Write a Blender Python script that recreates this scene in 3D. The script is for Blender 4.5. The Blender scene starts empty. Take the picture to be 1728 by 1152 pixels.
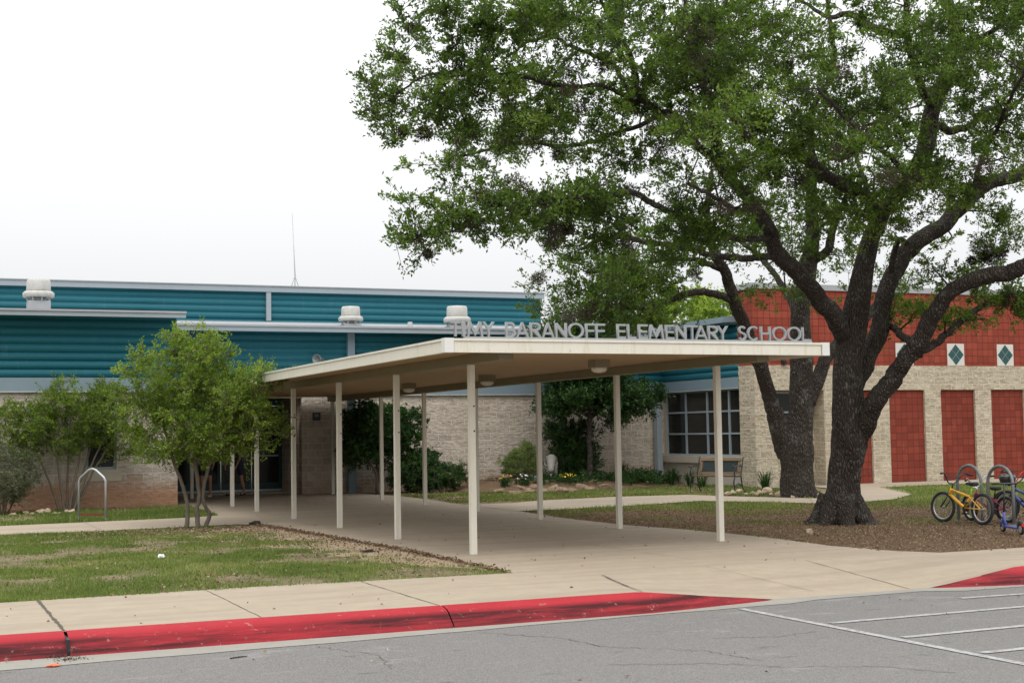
import bpy, bmesh, math, random
import numpy as np
from mathutils import Vector, Matrix
R = math.radians
random.seed(7); rng = np.random.default_rng(7)
scene = bpy.context.scene
col = scene.collection

# ---------------------------------------------------------------- camera
F_PX, YAW, PITCH, ROLL, EYE = 2378.17, .4084, .0640, -.0158, 1.6   # photo is 1728 px wide
def _basis():
    F = np.array([math.sin(YAW)*math.cos(PITCH), math.cos(YAW)*math.cos(PITCH), math.sin(PITCH)])
    Rt = np.array([math.cos(YAW), -math.sin(YAW), 0]); U = np.cross(Rt, F)
    c, s = math.cos(ROLL), math.sin(ROLL)
    return F, c*Rt + s*U, c*U - s*Rt
CF, CR, CU = _basis()
CO = np.array([0, 0, EYE])
cam_d = bpy.data.cameras.new('camera'); cam = bpy.data.objects.new('camera', cam_d); col.objects.link(cam)
cam_d.sensor_width = 36; cam_d.lens = F_PX/1728*36; cam_d.clip_start = .1; cam_d.clip_end = 2000
M = Matrix((CR.tolist(), CU.tolist(), (-CF).tolist())).transposed().to_4x4(); M.translation = CO.tolist()
cam.matrix_world = M
scene.camera = cam
scene.view_settings.view_transform = 'Standard'; scene.view_settings.look = 'None'
scene.view_settings.exposure = -.38; scene.view_settings.gamma = 1
scene.view_settings.use_curve_mapping = False

# ---------------------------------------------------------------- world: bright overcast
world = bpy.data.worlds.new('World'); scene.world = world; world.use_nodes = True
wn = world.node_tree; wn.nodes.clear()
SUN_EL, SUN_AZ = R(58), R(200)          # azimuth clockwise from +Y
o_ = wn.nodes.new('ShaderNodeOutputWorld'); bg = wn.nodes.new('ShaderNodeBackground')
sky = wn.nodes.new('ShaderNodeTexSky'); sky.sky_type = 'NISHITA'; sky.sun_disc = False
sky.sun_elevation = SUN_EL; sky.sun_rotation = SUN_AZ
sky.dust_density = 4; sky.air_density = 1.0; sky.ozone_density = 1
hs = wn.nodes.new('ShaderNodeHueSaturation'); hs.inputs['Saturation'].default_value = .12; hs.inputs['Value'].default_value = .5
tc = wn.nodes.new('ShaderNodeTexCoord'); sp = wn.nodes.new('ShaderNodeSeparateXYZ')
mr = wn.nodes.new('ShaderNodeMapRange'); mr.inputs['From Min'].default_value = 0; mr.inputs['From Max'].default_value = .9
mr.inputs['To Min'].default_value = 8.0; mr.inputs['To Max'].default_value = 26.0
cloud = wn.nodes.new('ShaderNodeMix'); cloud.data_type = 'RGBA'; cloud.blend_type = 'MULTIPLY'; cloud.inputs[0].default_value = 1
cloud.inputs[6].default_value = (.985, 1.0, 1.015, 1)
add = wn.nodes.new('ShaderNodeMix'); add.data_type = 'RGBA'; add.blend_type = 'ADD'; add.inputs[0].default_value = 1
L = wn.links.new
L(tc.outputs['Generated'], sp.inputs[0]); L(sp.outputs['Z'], mr.inputs['Value'])
L(mr.outputs[0], cloud.inputs[7]); L(sky.outputs[0], hs.inputs['Color'])
L(hs.outputs[0], add.inputs[6]); L(cloud.outputs[2], add.inputs[7])
L(add.outputs[2], bg.inputs['Color']); bg.inputs['Strength'].default_value = .1
L(bg.outputs[0], o_.inputs[0])
sd = bpy.data.lights.new('sun', 'SUN'); sd.energy = .9; sd.angle = R(14); sd.color = (1, .95, .87)
sun = bpy.data.objects.new('sun', sd); col.objects.link(sun)
dv = Vector((math.sin(SUN_AZ)*math.cos(SUN_EL), math.cos(SUN_AZ)*math.cos(SUN_EL), math.sin(SUN_EL)))
sun.rotation_euler = dv.to_track_quat('Z', 'Y').to_euler(); sun.location = (0, 0, 40)

# ---------------------------------------------------------------- measuring helpers: a ray through the photo met with a real plane
def ray(x, y): return CF + CR*(x-864)/F_PX - CU*(y-576)/F_PX
def G(x, y, z=0.): d = ray(x, y); return CO + d*(z-EYE)/d[2]
def AY(x, y, Y): d = ray(x, y); return CO + d*Y/d[1]
def AX(x, y, X): d = ray(x, y); return CO + d*X/d[0]
def V(x, y, d): return CO + ray(x, y)*d          # d metres deep
def dep(p): return float((np.array(p)-CO) @ CF)

# ---------------------------------------------------------------- object helpers
def tag(o, label=None, cat=None, group=None, kind=None):
    if label: o['label'] = label
    if cat: o['category'] = cat
    if group: o['group'] = group
    if kind: o['kind'] = kind
    return o
def empty(name, loc=(0, 0, 0), rz=0., label=None, cat=None, group=None):
    o = bpy.data.objects.new(name, None); col.objects.link(o); o.location = tuple(float(v) for v in loc)
    o.rotation_euler = (0, 0, rz); o.empty_display_size = .2
    return tag(o, label, cat, group)
def off(p):
    v = Vector((0, 0, 0))
    while p is not None: v += p.location; p = p.parent
    return v
def mkobj(name, me, mat, parent=None, smooth=False):
    me.materials.append(mat)
    if smooth:
        me.polygons.foreach_set('use_smooth', [True]*len(me.polygons))
    o = bpy.data.objects.new(name, me); col.objects.link(o)
    if parent is not None: o.parent = parent
    return o
class MB:
    def __init__(s): s.v = []; s.f = []; s.sm = []
    def add(s, vs, fs, smooth=False):
        n = len(s.v); s.v += [tuple(float(c) for c in v) for v in vs]; s.f += [tuple(i+n for i in f) for f in fs]; s.sm += [smooth]*len(fs)
        return s
    def box(s, x0, x1, y0, y1, z0, z1):
        vs = [(x, y, z) for x in (x0, x1) for y in (y0, y1) for z in (z0, z1)]
        return s.add(vs, [(0,1,3,2),(4,6,7,5),(0,4,5,1),(2,3,7,6),(0,2,6,4),(1,5,7,3)])
    def obox(s, c, ax, ay, az):     # centre + half vectors
        c, ax, ay, az = map(np.array, (c, ax, ay, az))
        vs = [c+i*ax+j*ay+k*az for i in (-1,1) for j in (-1,1) for k in (-1,1)]
        return s.add(vs, [(0,1,3,2),(4,6,7,5),(0,4,5,1),(2,3,7,6),(0,2,6,4),(1,5,7,3)])
    def bar(s, a, b, w, h=None, up=(0,0,1)):
        a, b = np.array(a, float), np.array(b, float); h = h or w; d = b-a; L_ = np.linalg.norm(d); d = d/L_
        u = np.array(up, float)
        if abs(d@u) > .95: u = np.array([0, 1., 0])
        sd_ = np.cross(d, u); sd_ /= np.linalg.norm(sd_); u = np.cross(sd_, d)
        return s.obox((a+b)/2, d*L_/2, sd_*w/2, u*h/2)
    def prism(s, pts, z0, z1):      # xy polygon
        n = len(pts); vs = [(x, y, z0) for x, y in pts]+[(x, y, z1) for x, y in pts]
        fs = [tuple(range(n))[::-1], tuple(range(n, 2*n))]+[(i, (i+1) % n, (i+1) % n+n, i+n) for i in range(n)]
        return s.add(vs, fs)
    def tube(s, pts, rad, n=8, cap=True, closed=False, jitter=0, seed=0):
        pts = [np.array(p, float) for p in pts]; m = len(pts)
        if not hasattr(rad, '__len__'): rad = [rad]*m
        prev = None; rings = []; r_ = np.random.default_rng(seed)
        ph = r_.uniform(0, 6.28, 4)
        for i, p in enumerate(pts):
            if closed: t = pts[(i+1) % m]-pts[i-1]
            else: t = pts[min(i+1, m-1)]-pts[max(i-1, 0)]
            t = t/(np.linalg.norm(t)+1e-9)
            if prev is None:
                a = np.array([0, 0, 1.]) if abs(t[2]) < .9 else np.array([1., 0, 0])
                prev = np.cross(t, a); prev /= np.linalg.norm(prev)
            prev = prev-t*(prev@t); prev /= np.linalg.norm(prev); q = np.cross(t, prev)
            ring = []
            for k in range(n):
                a = 2*math.pi*k/n; rr = rad[i]
                if jitter:
                    rr *= 1+jitter*(math.sin(3*a+ph[0]+i*.35)+.6*math.sin(5*a+ph[1]-i*.5)+.5*math.sin(2*a+ph[2]+i*.2)+r_.normal()*.25)
                ring.append(p+rr*(math.cos(a)*prev+math.sin(a)*q))
            rings += ring
        fs = []
        mm = m if closed else m-1
        for i in range(mm):
            for k in range(n):
                i2 = (i+1) % m
                fs.append((i*n+k, i*n+(k+1) % n, i2*n+(k+1) % n, i2*n+k))
        nv = len(s.v); s.add(rings, fs, True)
        if cap and not closed:
            s.f.append(tuple(nv+k for k in range(n))[::-1]); s.f.append(tuple(nv+(m-1)*n+k for k in range(n))); s.sm += [False, False]
        return s
    def lathe(s, c, prof, n=24, axis=(0, 0, 1)):
        c = np.array(c, float); ax = np.array(axis, float); ax /= np.linalg.norm(ax)
        a = np.array([1., 0, 0]) if abs(ax[0]) < .9 else np.array([0, 1., 0])
        u = np.cross(ax, a); u /= np.linalg.norm(u); w = np.cross(ax, u)
        vs = [c+ax*z+r*(math.cos(2*math.pi*k/n)*u+math.sin(2*math.pi*k/n)*w) for r, z in prof for k in range(n)]
        m = len(prof); fs = [(i*n+k, i*n+(k+1) % n, (i+1)*n+(k+1) % n, (i+1)*n+k) for i in range(m-1) for k in range(n)]
        nv = len(s.v); s.add(vs, fs, True)
        s.f.append(tuple(nv+k for k in range(n))[::-1]); s.f.append(tuple(nv+(m-1)*n+k for k in range(n))); s.sm += [False, False]
        return s
    def build(s, name, mat, parent=None, local=False):
        me = bpy.data.meshes.new(name)
        o = np.array(off(parent)) if (parent is not None and not local) else np.zeros(3)
        me.from_pydata([tuple(np.array(v)-o) for v in s.v], [], s.f)
        me.polygons.foreach_set('use_smooth', s.sm)
        bm = bmesh.new(); bm.from_mesh(me); bmesh.ops.recalc_face_normals(bm, faces=bm.faces); bm.to_mesh(me); bm.free()
        return mkobj(name, me, mat, parent)
def np_mesh(name, verts, k, mat, parent=None, tint=None, smooth=False):
    """verts (N*k,3): N separate k-gons, tint per face"""
    n = len(verts)//k; o = np.array(off(parent)) if parent is not None else np.zeros(3)
    me = bpy.data.meshes.new(name); me.vertices.add(len(verts)); me.vertices.foreach_set('co', (verts-o).astype(np.float32).ravel())
    me.loops.add(n*k); me.loops.foreach_set('vertex_index', np.arange(n*k, dtype=np.int32))
    me.polygons.add(n); me.polygons.foreach_set('loop_start', np.arange(0, n*k, k, dtype=np.int32))
    try: me.polygons.foreach_set('loop_total', np.full(n, k, dtype=np.int32))
    except Exception: pass
    me.update(calc_edges=True)
    if tint is not None:
        a = me.attributes.new('tint', 'FLOAT', 'FACE'); a.data.foreach_set('value', tint.astype(np.float32))
    return mkobj(name, me, mat, parent, smooth)
def poly_sheet(name, pts, z, mat, kind='structure'):
    bm = bmesh.new(); vs = [bm.verts.new((p[0], p[1], z)) for p in pts]
    es = [bm.edges.new((vs[i], vs[(i+1) % len(vs)])) for i in range(len(vs))]
    bmesh.ops.triangle_fill(bm, edges=es, use_beauty=True)
    for f in bm.faces:
        f.normal_update()
        if f.normal.z < 0: f.normal_flip()
    me = bpy.data.meshes.new(name); bm.to_mesh(me); bm.free()
    return tag(mkobj(name, me, mat), kind=kind)
def noise2(x, y, s, seed=0):
    r_ = np.random.default_rng(seed); T = r_.random((64, 64)); x = np.asarray(x)/s; y = np.asarray(y)/s
    xi = np.floor(x).astype(int); yi = np.floor(y).astype(int); fx = x-xi; fy = y-yi
    fx = fx*fx*(3-2*fx); fy = fy*fy*(3-2*fy); g = lambda a, b: T[a % 64, b % 64]
    return (g(xi, yi)*(1-fx)+g(xi+1, yi)*fx)*(1-fy)+(g(xi, yi+1)*(1-fx)+g(xi+1, yi+1)*fx)*fy

# ---------------------------------------------------------------- materials
class NT:
    def __init__(s, name):
        s.m = bpy.data.materials.new(name); s.m.use_nodes = True; s.t = s.m.node_tree; s.t.nodes.clear()
        s.o = s.n('ShaderNodeOutputMaterial'); s.b = s.n('ShaderNodeBsdfPrincipled'); s.l(s.b.outputs[0], s.o.inputs[0])
    def n(s, ty, **kw):
        n = s.t.nodes.new(ty)
        for k, v in kw.items(): setattr(n, k, v)
        return n
    def l(s, a, b): s.t.links.new(a, b)
    def set(s, i, v):
        if hasattr(v, 'is_linked') or hasattr(v, 'links'): s.l(v, i)
        else:
            if isinstance(v, (tuple, list)) and len(v) == 3 and i.type == 'RGBA': v = (*v, 1)
            i.default_value = v
    def pos(s, scale=(1, 1, 1), rot=(0, 0, 0), obj=False):
        c = s.n('ShaderNodeTexCoord'); m = s.n('ShaderNodeMapping')
        if obj: s.l(c.outputs['Object'], m.inputs[0])
        else:
            g = s.n('ShaderNodeNewGeometry'); s.l(g.outputs['Position'], m.inputs[0])
        m.inputs['Scale'].default_value = scale; m.inputs['Rotation'].default_value = rot
        return m.outputs[0]
    def noise(s, scale, detail=4, rough=.55, vec=None, dist=0):
        n = s.n('ShaderNodeTexNoise'); n.inputs['Scale'].default_value = scale; n.inputs['Detail'].default_value = detail
        n.inputs['Roughness'].default_value = rough; n.inputs['Distortion'].default_value = dist
        s.l(vec if vec is not None else s.pos(), n.inputs['Vector']); return n.outputs['Fac']
    def ramp(s, f, stops):
        r = s.n('ShaderNodeValToRGB'); e = r.color_ramp.elements
        while len(e) < len(stops): e.new(.5)
        for i, (p, c) in enumerate(stops):
            e[i].position = p; e[i].color = (*c, 1) if hasattr(c, '__len__') else (c, c, c, 1)
        s.l(f, r.inputs[0]); return r.outputs[0]
    def mix(s, f, a, b, mode='MIX'):
        m = s.n('ShaderNodeMix', data_type='RGBA', blend_type=mode); s.set(m.inputs[0], f); s.set(m.inputs[6], a); s.set(m.inputs[7], b)
        return m.outputs[2]
    def math(s, op, a, b=0.):
        m = s.n('ShaderNodeMath', operation=op); s.set(m.inputs[0], a); s.set(m.inputs[1], b); return m.outputs[0]
    def bump(s, h, dist=.01, st=1.):
        b = s.n('ShaderNodeBump'); b.inputs['Distance'].default_value = dist; b.inputs['Strength'].default_value = st
        s.l(h, b.inputs['Height']); s.l(b.outputs[0], s.b.inputs['Normal']); return b
    def out(s, colr, rough=.8, metal=0., spec=None):
        s.set(s.b.inputs['Base Color'], colr); s.set(s.b.inputs['Roughness'], rough); s.b.inputs['Metallic'].default_value = metal
        if spec is not None: s.b.inputs['Specular IOR Level'].default_value = spec
        return s.m
def paint(name, c, rough=.5, metal=0., var=.12, scale=3., bump=.0015, dirt=None):
    t = NT(name); n = t.noise(scale, 5); n2 = t.noise(scale*14, 3)
    lo = tuple(v*(1-var) for v in c); hi = tuple(min(1, v*(1+var*.6)) for v in c)
    cc = t.mix(n, lo, hi)
    if dirt:
        f = t.ramp(t.noise(scale*1.7, 6, .65), [(.52, 0.), (.72, .75)]); cc = t.mix(f, cc, dirt)
    t.bump(n2, bump); return t.out(cc, rough, metal)
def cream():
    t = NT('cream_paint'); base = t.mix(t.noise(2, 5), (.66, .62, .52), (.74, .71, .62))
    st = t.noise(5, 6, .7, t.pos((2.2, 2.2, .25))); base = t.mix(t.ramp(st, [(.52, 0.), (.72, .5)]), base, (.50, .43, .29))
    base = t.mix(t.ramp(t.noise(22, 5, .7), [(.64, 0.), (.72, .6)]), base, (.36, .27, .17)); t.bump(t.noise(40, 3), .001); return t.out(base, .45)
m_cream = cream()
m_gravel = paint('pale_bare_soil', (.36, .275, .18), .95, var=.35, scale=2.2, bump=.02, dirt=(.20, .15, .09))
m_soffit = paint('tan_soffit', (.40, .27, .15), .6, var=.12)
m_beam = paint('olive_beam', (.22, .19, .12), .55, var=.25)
m_grey = paint('grey_trim', (.30, .35, .38), .5, var=.1)
m_dgrey = paint('blue_grey_flashing', (.20, .27, .31), .45, var=.1)
m_roof = paint('grey_roof_metal', (.36, .37, .38), .5, var=.15)
m_galv = paint('galvanised_steel', (.42, .43, .43), .42, .55, var=.2, scale=8)
m_vent = paint('pale_vent_metal', (.50, .49, .455), .5, .1, var=.16, scale=6, dirt=(.30, .285, .25))
m_letter = paint('grey_sign_metal', (.31, .32, .325), .5, .1, var=.08)
m_rack = paint('dull_rack_steel', (.22, .24, .24), .5, .35, var=.2)
m_black = paint('black_rubber', (.022, .022, .024), .7, var=.2)
m_blackm = paint('black_metal', (.03, .03, .032), .4, var=.2)
m_silver = paint('bright_rim', (.62, .62, .63), .3, .6, var=.05)
m_yellow = paint('yellow_bike_paint', (.85, .42, .03), .3, var=.05)
m_magenta = paint('magenta_bike_paint', (.33, .03, .08), .35, var=.05)
m_blue = paint('blue_bike_paint', (.05, .07, .28), .35, var=.05)
m_red = paint('red_plastic', (.6, .02, .02), .35, var=.05)
m_cap = paint('pale_corner_cap', (.70, .69, .65), .5, var=.06)
m_neon = paint('neon_yellow', (.55, .85, .05), .4, var=.05)
m_white = paint('white_plastic', (.75, .76, .78), .5, var=.05)
m_green_metal = paint('dark_green_iron', (.014, .030, .028), .8, var=.3, scale=14)
m_wood = None
m_orange = paint('orange_plastic', (.8, .12, .03), .5, var=.1)

t = NT('concrete'); v = t.pos()
n1 = t.noise(.35, 6, .6); n2 = t.noise(4, 6, .7); n3 = t.noise(120, 3, .7)
base = t.mix(n1, (.36, .288, .205), (.46, .382, .285)); base = t.mix(t.ramp(n2, [(.35, .55), (.7, 0.)]), base, (.30, .24, .175))
streak = t.noise(1.2, 5, .65, t.pos((.25, 2.2, 1)))
base = t.mix(t.ramp(streak, [(.46, 0.), (.64, .6)]), base, (.28, .22, .16))
base = t.mix(t.ramp(n3, [(.4, .35), (.6, 0.)]), base, (.27, .235, .185))
sxy = t.n('ShaderNodeSeparateXYZ'); t.l(v, sxy.inputs[0])
# grain and blotches drive the bump; the covered walk shares this slab colour
t.bump(t.math('ADD', n3, t.math('MULTIPLY', n2, 1.5)), .004); m_conc = t.out(base, .88)

t = NT('asphalt'); n1 = t.noise(.5, 5); n3 = t.noise(140, 4, .8)
vo = t.n('ShaderNodeTexVoronoi'); vo.inputs['Scale'].default_value = 110; t.l(t.pos(), vo.inputs['Vector'])
base = t.mix(n1, (.165, .158, .150), (.215, .206, .196)); base = t.mix(t.ramp(vo.outputs['Color'], [(.3, 0.), (.9, .7)]), base, (.36, .34, .315))
base = t.mix(t.ramp(n3, [(.38, .8), (.55, 0.)]), base, (.085, .083, .082))
base = t.mix(t.ramp(t.noise(1.3, 6, .7, t.pos((1, 2.4, 1))), [(.575, 0.), (.68, .4)]), base, (.34, .33, .31))
base = t.mix(t.ramp(t.noise(2.6, 4, .6, t.pos((1, 3, 1))), [(.645, 0.), (.72, .6)]), base, (.09, .09, .09))
t.bump(vo.outputs['Distance'], .006); m_asph = t.out(base, .92, spec=.2)

t = NT('gutter_concrete'); base = t.mix(t.noise(3, 6, .7), (.20, .19, .165), (.34, .32, .275)); t.bump(t.noise(90, 3), .003); m_gutter = t.out(base, .9)
t = NT('lane_paint'); base = t.mix(t.ramp(t.noise(14, 6, .75), [(.36, 0.), (.54, 1.)]), (.19, .185, .18), (.38, .375, .37)); m_line = t.out(base, .8)

t = NT('red_kerb_paint'); n1 = t.noise(2, 5); sx = t.n('ShaderNodeSeparateXYZ'); g = t.pos(); t.l(g, sx.inputs[0])
base = t.mix(n1, (.31, .018, .027), (.41, .038, .046))
rub = t.noise(2.4, 8, .72, t.pos((.22, .5, 5)))
fz = t.ramp(t.math('MULTIPLY', t.math('ADD', sx.outputs['Z'], .17), 6.), [(.0, .35), (.25, 1.), (.68, .9), (.9, .0)])
f = t.math('MULTIPLY', t.ramp(rub, [(.33, 0.), (.56, 1.)]), fz)
base = t.mix(t.math('MULTIPLY', f, .96), base, (.022, .012, .013))
base = t.mix(t.ramp(t.noise(11, 7, .75), [(.60, 0.), (.68, .7)]), base, (.34, .24, .20))
t.bump(t.noise(60, 4), .004); m_redkerb = t.out(base, .75, spec=.12)
m_kerbc = m_gutter

def wall_coords(t, axis):
    """2D masonry coordinates from world position: (along, height)"""
    g = t.n('ShaderNodeNewGeometry'); s_ = t.n('ShaderNodeSeparateXYZ'); t.l(g.outputs['Position'], s_.inputs[0])
    c = t.n('ShaderNodeCombineXYZ')
    sn = t.n('ShaderNodeSeparateXYZ'); t.l(g.outputs['True Normal'], sn.inputs[0])
    ay = t.math('ABSOLUTE', sn.outputs['X']); isx = t.math('GREATER_THAN', ay, .7)
    al = t.math('ADD', t.math('MULTIPLY', s_.outputs['Y'], isx), t.math('MULTIPLY', s_.outputs['X'], t.math('SUBTRACT', 1., isx)))
    t.l(al, c.inputs[0]); t.l(s_.outputs['Z'], c.inputs[1]); return c.outputs[0], s_, g
def stone(name, c1, c2, mortar, stain=None, smax=.85, stop=.28, ms=.011):
    t = NT(name); vec, s_, g = wall_coords(t, 0)
    wob = t.n('ShaderNodeTexNoise'); wob.inputs['Scale'].default_value = 6; wob.inputs['Detail'].default_value = 4; t.l(t.pos(), wob.inputs['Vector'])
    va = t.n('ShaderNodeVectorMath', operation='MULTIPLY_ADD'); t.l(wob.outputs['Color'], va.inputs[0]); va.inputs[1].default_value = (.045, .03, 0); t.l(vec, va.inputs[2]); vec = va.outputs[0]
    b = t.n('ShaderNodeTexBrick'); t.l(vec, b.inputs['Vector']); b.inputs['Scale'].default_value = 1
    b.inputs['Brick Width'].default_value = .4; b.inputs['Row Height'].default_value = .2; b.inputs['Mortar Size'].default_value = ms
    b.inputs['Mortar Smooth'].default_value = .3; b.inputs['Color1'].default_value = (0, 0, 0, 1); b.inputs['Color2'].default_value = (1, 1, 1, 1)
    b.inputs['Mortar'].default_value = (.5, .5, .5, 1); b.inputs['Bias'].default_value = 0
    n = t.noise(5, 6, .65); rough = t.noise(15, 8, .72, t.pos((1, 1, 1.3)))
    vo = t.n('ShaderNodeTexVoronoi'); vo.inputs['Scale'].default_value = 7; t.l(t.pos((1, 1, 1.6)), vo.inputs['Vector'])
    base = t.mix(b.outputs['Color'], c1, c2); base = t.mix(t.ramp(n, [(.36, .6), (.58, 0.)]), base, tuple(x*.68 for x in c1)); base = t.mix(t.ramp(t.noise(34, 5, .75), [(.32, .3), (.5, 0.)]), base, tuple(x*.55 for x in c1))
    base = t.mix(t.ramp(rough, [(.50, 0.), (.62, .5)]), base, tuple(min(1, x*1.12) for x in c2))
    base = t.mix(b.outputs['Fac'], base, mortar)
    if stain:
        zz = t.math('ADD', s_.outputs['Z'], t.math('MULTIPLY', t.noise(1.1, 5, .6), -.9))
        f = t.ramp(zz, [(-.0, 1.), (.0, 1.)]) if False else t.n('ShaderNodeMapRange')
        f.inputs['From Min'].default_value = -.15; f.inputs['From Max'].default_value = stop
        f.inputs['To Min'].default_value = smax; f.inputs['To Max'].default_value = 0; t.l(zz, f.inputs['Value'])
        base = t.mix(f.outputs[0], base, stain)
    h = t.math('ADD', t.math('MULTIPLY', rough, 1.), t.math('MULTIPLY', vo.outputs['Distance'], .7))
    h = t.math('MULTIPLY', h, t.math('SUBTRACT', 1., b.outputs['Fac']))
    t.bump(h, .036, .9); return t.out(base, .9)
m_stone = stone('split_face_stone', (.47, .40, .335), (.58, .51, .44), (.66, .61, .55), (.40, .19, .09), .8, .3)
m_stone_c = stone('split_face_stone_courtyard', (.50, .42, .335), (.62, .535, .44), (.68, .62, .54), (.36, .22, .13), .5, .12)
m_stone_y = stone('buff_split_stone', (.44, .365, .26), (.58, .50, .375), (.62, .56, .45), ms=.013)
t = NT('smooth_stone'); t.bump(t.noise(60, 4), .003); m_smooth = t.out(t.mix(t.noise(4, 5), (.44, .39, .32), (.56, .50, .42)), .85)

def redblock(name, c1, c2):
    t = NT(name); vec, s_, g = wall_coords(t, 0)
    b = t.n('ShaderNodeTexBrick'); t.l(vec, b.inputs['Vector']); b.inputs['Scale'].default_value = 1; b.offset = 0
    b.inputs['Brick Width'].default_value = .2; b.inputs['Row Height'].default_value = .2; b.inputs['Mortar Size'].default_value = .006
    b.inputs['Mortar Smooth'].default_value = .2; b.inputs['Color1'].default_value = (0, 0, 0, 1); b.inputs['Color2'].default_value = (1, 1, 1, 1)
    b.inputs['Mortar'].default_value = (.5,)*3+(1,)
    base = t.mix(b.outputs['Color'], c1, c2); base = t.mix(t.ramp(t.noise(.9, 5), [(.35, .35), (.65, 0.)]), base, tuple(x*.7 for x in c1))
    base = t.mix(t.ramp(t.noise(3, 6, .7, t.pos((1.5, 1.5, .5))), [(.6, 0.), (.75, .35)]), base, (.42, .22, .17))
    base = t.mix(b.outputs['Fac'], base, (.06, .030, .025))
    t.bump(t.math('SUBTRACT', t.math('MULTIPLY', t.noise(70, 3), .3), b.outputs['Fac']), .006); return t.out(base, .85, spec=.15)
m_redwall = redblock('red_block', (.25, .049, .031), (.34, .074, .046))
m_redpanel = redblock('red_panel_block', (.20, .040, .026), (.27, .056, .035))
def teal(name, c):
    t = NT(name); base = t.mix(t.noise(.8, 4, .6, t.pos((.6, .6, 3))), tuple(x*.85 for x in c), tuple(x*1.1 for x in c))
    base = t.mix(t.ramp(t.noise(3, 6, .7, t.pos((3, 3, .4))), [(.58, 0.), (.8, .18)]), base, (.25, .3, .3)); t.bump(t.noise(2, 2), .004)
    return t.out(base, .55, spec=.3)
m_teal = teal('teal_cladding', (.011, .122, .158))
t = NT('window_glass'); m_glass = t.out(t.mix(t.noise(1.1, 3), (.006, .008, .008), (.03, .028, .025)), .12); t.b.inputs['Specular IOR Level'].default_value = .3
m_door = paint('dark_teal_door', (.008, .055, .062), .4, var=.2)
t = NT('bench_wood'); n = t.noise(6, 5, .6, t.pos((1, 1, 14))); m_wood = t.out(t.mix(n, (.12, .07, .035), (.23, .145, .07)), .6)
m_tile = paint('white_tile', (.62, .60, .55), .5, var=.06); m_dtile = paint('dark_green_tile', (.012, .075, .075), .35, var=.15)

t = NT('oak_bark'); p = t.pos((1, 1, .3)); n = t.noise(14, 8, .7, p, .6); n2 = t.noise(1.6, 5)
vo = t.n('ShaderNodeTexVoronoi', feature='DISTANCE_TO_EDGE'); vo.inputs['Scale'].default_value = 26; t.l(t.pos((1, 1, .28)), vo.inputs['Vector'])
base = t.mix(n, (.050, .040, .034), (.20, .168, .142)); base = t.mix(t.ramp(vo.outputs['Distance'], [(.0, .8), (.16, 0.)]), base, (.022, .017, .014)); big = t.noise(3.2, 5, .6, t.pos((1, 1, .5))); base = t.mix(t.ramp(big, [(.5, 0.), (.7, .5)]), base, (.16, .145, .13))
base = t.mix(t.ramp(t.noise(4, 7, .8), [(.56, 0.), (.64, .8)]), base, (.24, .25, .225))
base = t.mix(t.ramp(n2, [(.4, .4), (.6, 0.)]), base, (.06, .045, .035))
t.bump(t.math('ADD', t.math('MULTIPLY', n, .8), t.math('MULTIPLY', vo.outputs['Distance'], 3.5)), .05, 1.); m_bark = t.out(base, .95, spec=.15)
t = NT('pale_bark'); n = t.noise(16, 6, .7, t.pos((1, 1, .5))); t.bump(n, .01); m_pbark = t.out(t.mix(n, (.07, .055, .04), (.19, .16, .12)), .9)
def leafmat(name, stops, trans=.45, rough=.5):
    t = NT(name); a = t.n('ShaderNodeAttribute', attribute_name='tint')
    base = t.ramp(a.outputs['Fac'], stops); t.out(base, rough, spec=.3)
    tr = t.n('ShaderNodeBsdfTranslucent'); t.l(t.mix(1., base, (1.3, 1.35, .7), 'MULTIPLY'), tr.inputs[0])
    ms = t.n('ShaderNodeMixShader'); ms.inputs[0].default_value = trans
    t.l(t.b.outputs[0], ms.inputs[1]); t.l(tr.outputs[0], ms.inputs[2]); t.l(ms.outputs[0], t.o.inputs[0]); return t.m
m_oakleaf = leafmat('oak_leaves', [(0, (.032, .058, .012)), (.45, (.085, .145, .022)), (.8, (.16, .25, .040)), (1, (.26, .35, .08))])
m_darkleaf = leafmat('dark_leaves', [(0, (.010, .030, .010)), (.5, (.028, .075, .018)), (1, (.07, .15, .03))], .3)
m_myrtle = leafmat('fresh_leaves', [(0, (.062, .11, .014)), (.5, (.165, .26, .032)), (1, (.36, .44, .08))])
m_sage = leafmat('grey_green_leaves', [(0, (.07, .085, .045)), (.5, (.14, .165, .09)), (1, (.24, .26, .16))], .3)
m_lime = leafmat('pale_lime_leaves', [(0, (.10, .15, .04)), (.5, (.20, .28, .08)), (1, (.32, .40, .14))], .4)
m_moss = leafmat('ball_moss', [(0, (.025, .019, .014)), (.5, (.07, .055, .040)), (1, (.14, .115, .085))], .1, .9)
m_blade = leafmat('grass_blades', [(0, (.06, .08, .022)), (.3, (.10, .15, .03)), (.58, (.165, .23, .05)), (.75, (.30, .30, .12)), (1, (.50, .44, .27))], .3)
m_litter = leafmat('dead_leaves', [(0, (.10, .055, .032)), (.4, (.19, .12, .07)), (.8, (.29, .20, .125)), (1, (.44, .35, .25))], .05, .9)
m_flower_y = paint('yellow_petals', (.85, .55, .03), .6); m_flower_w = paint('white_petals', (.8, .8, .8), .6)

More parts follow.
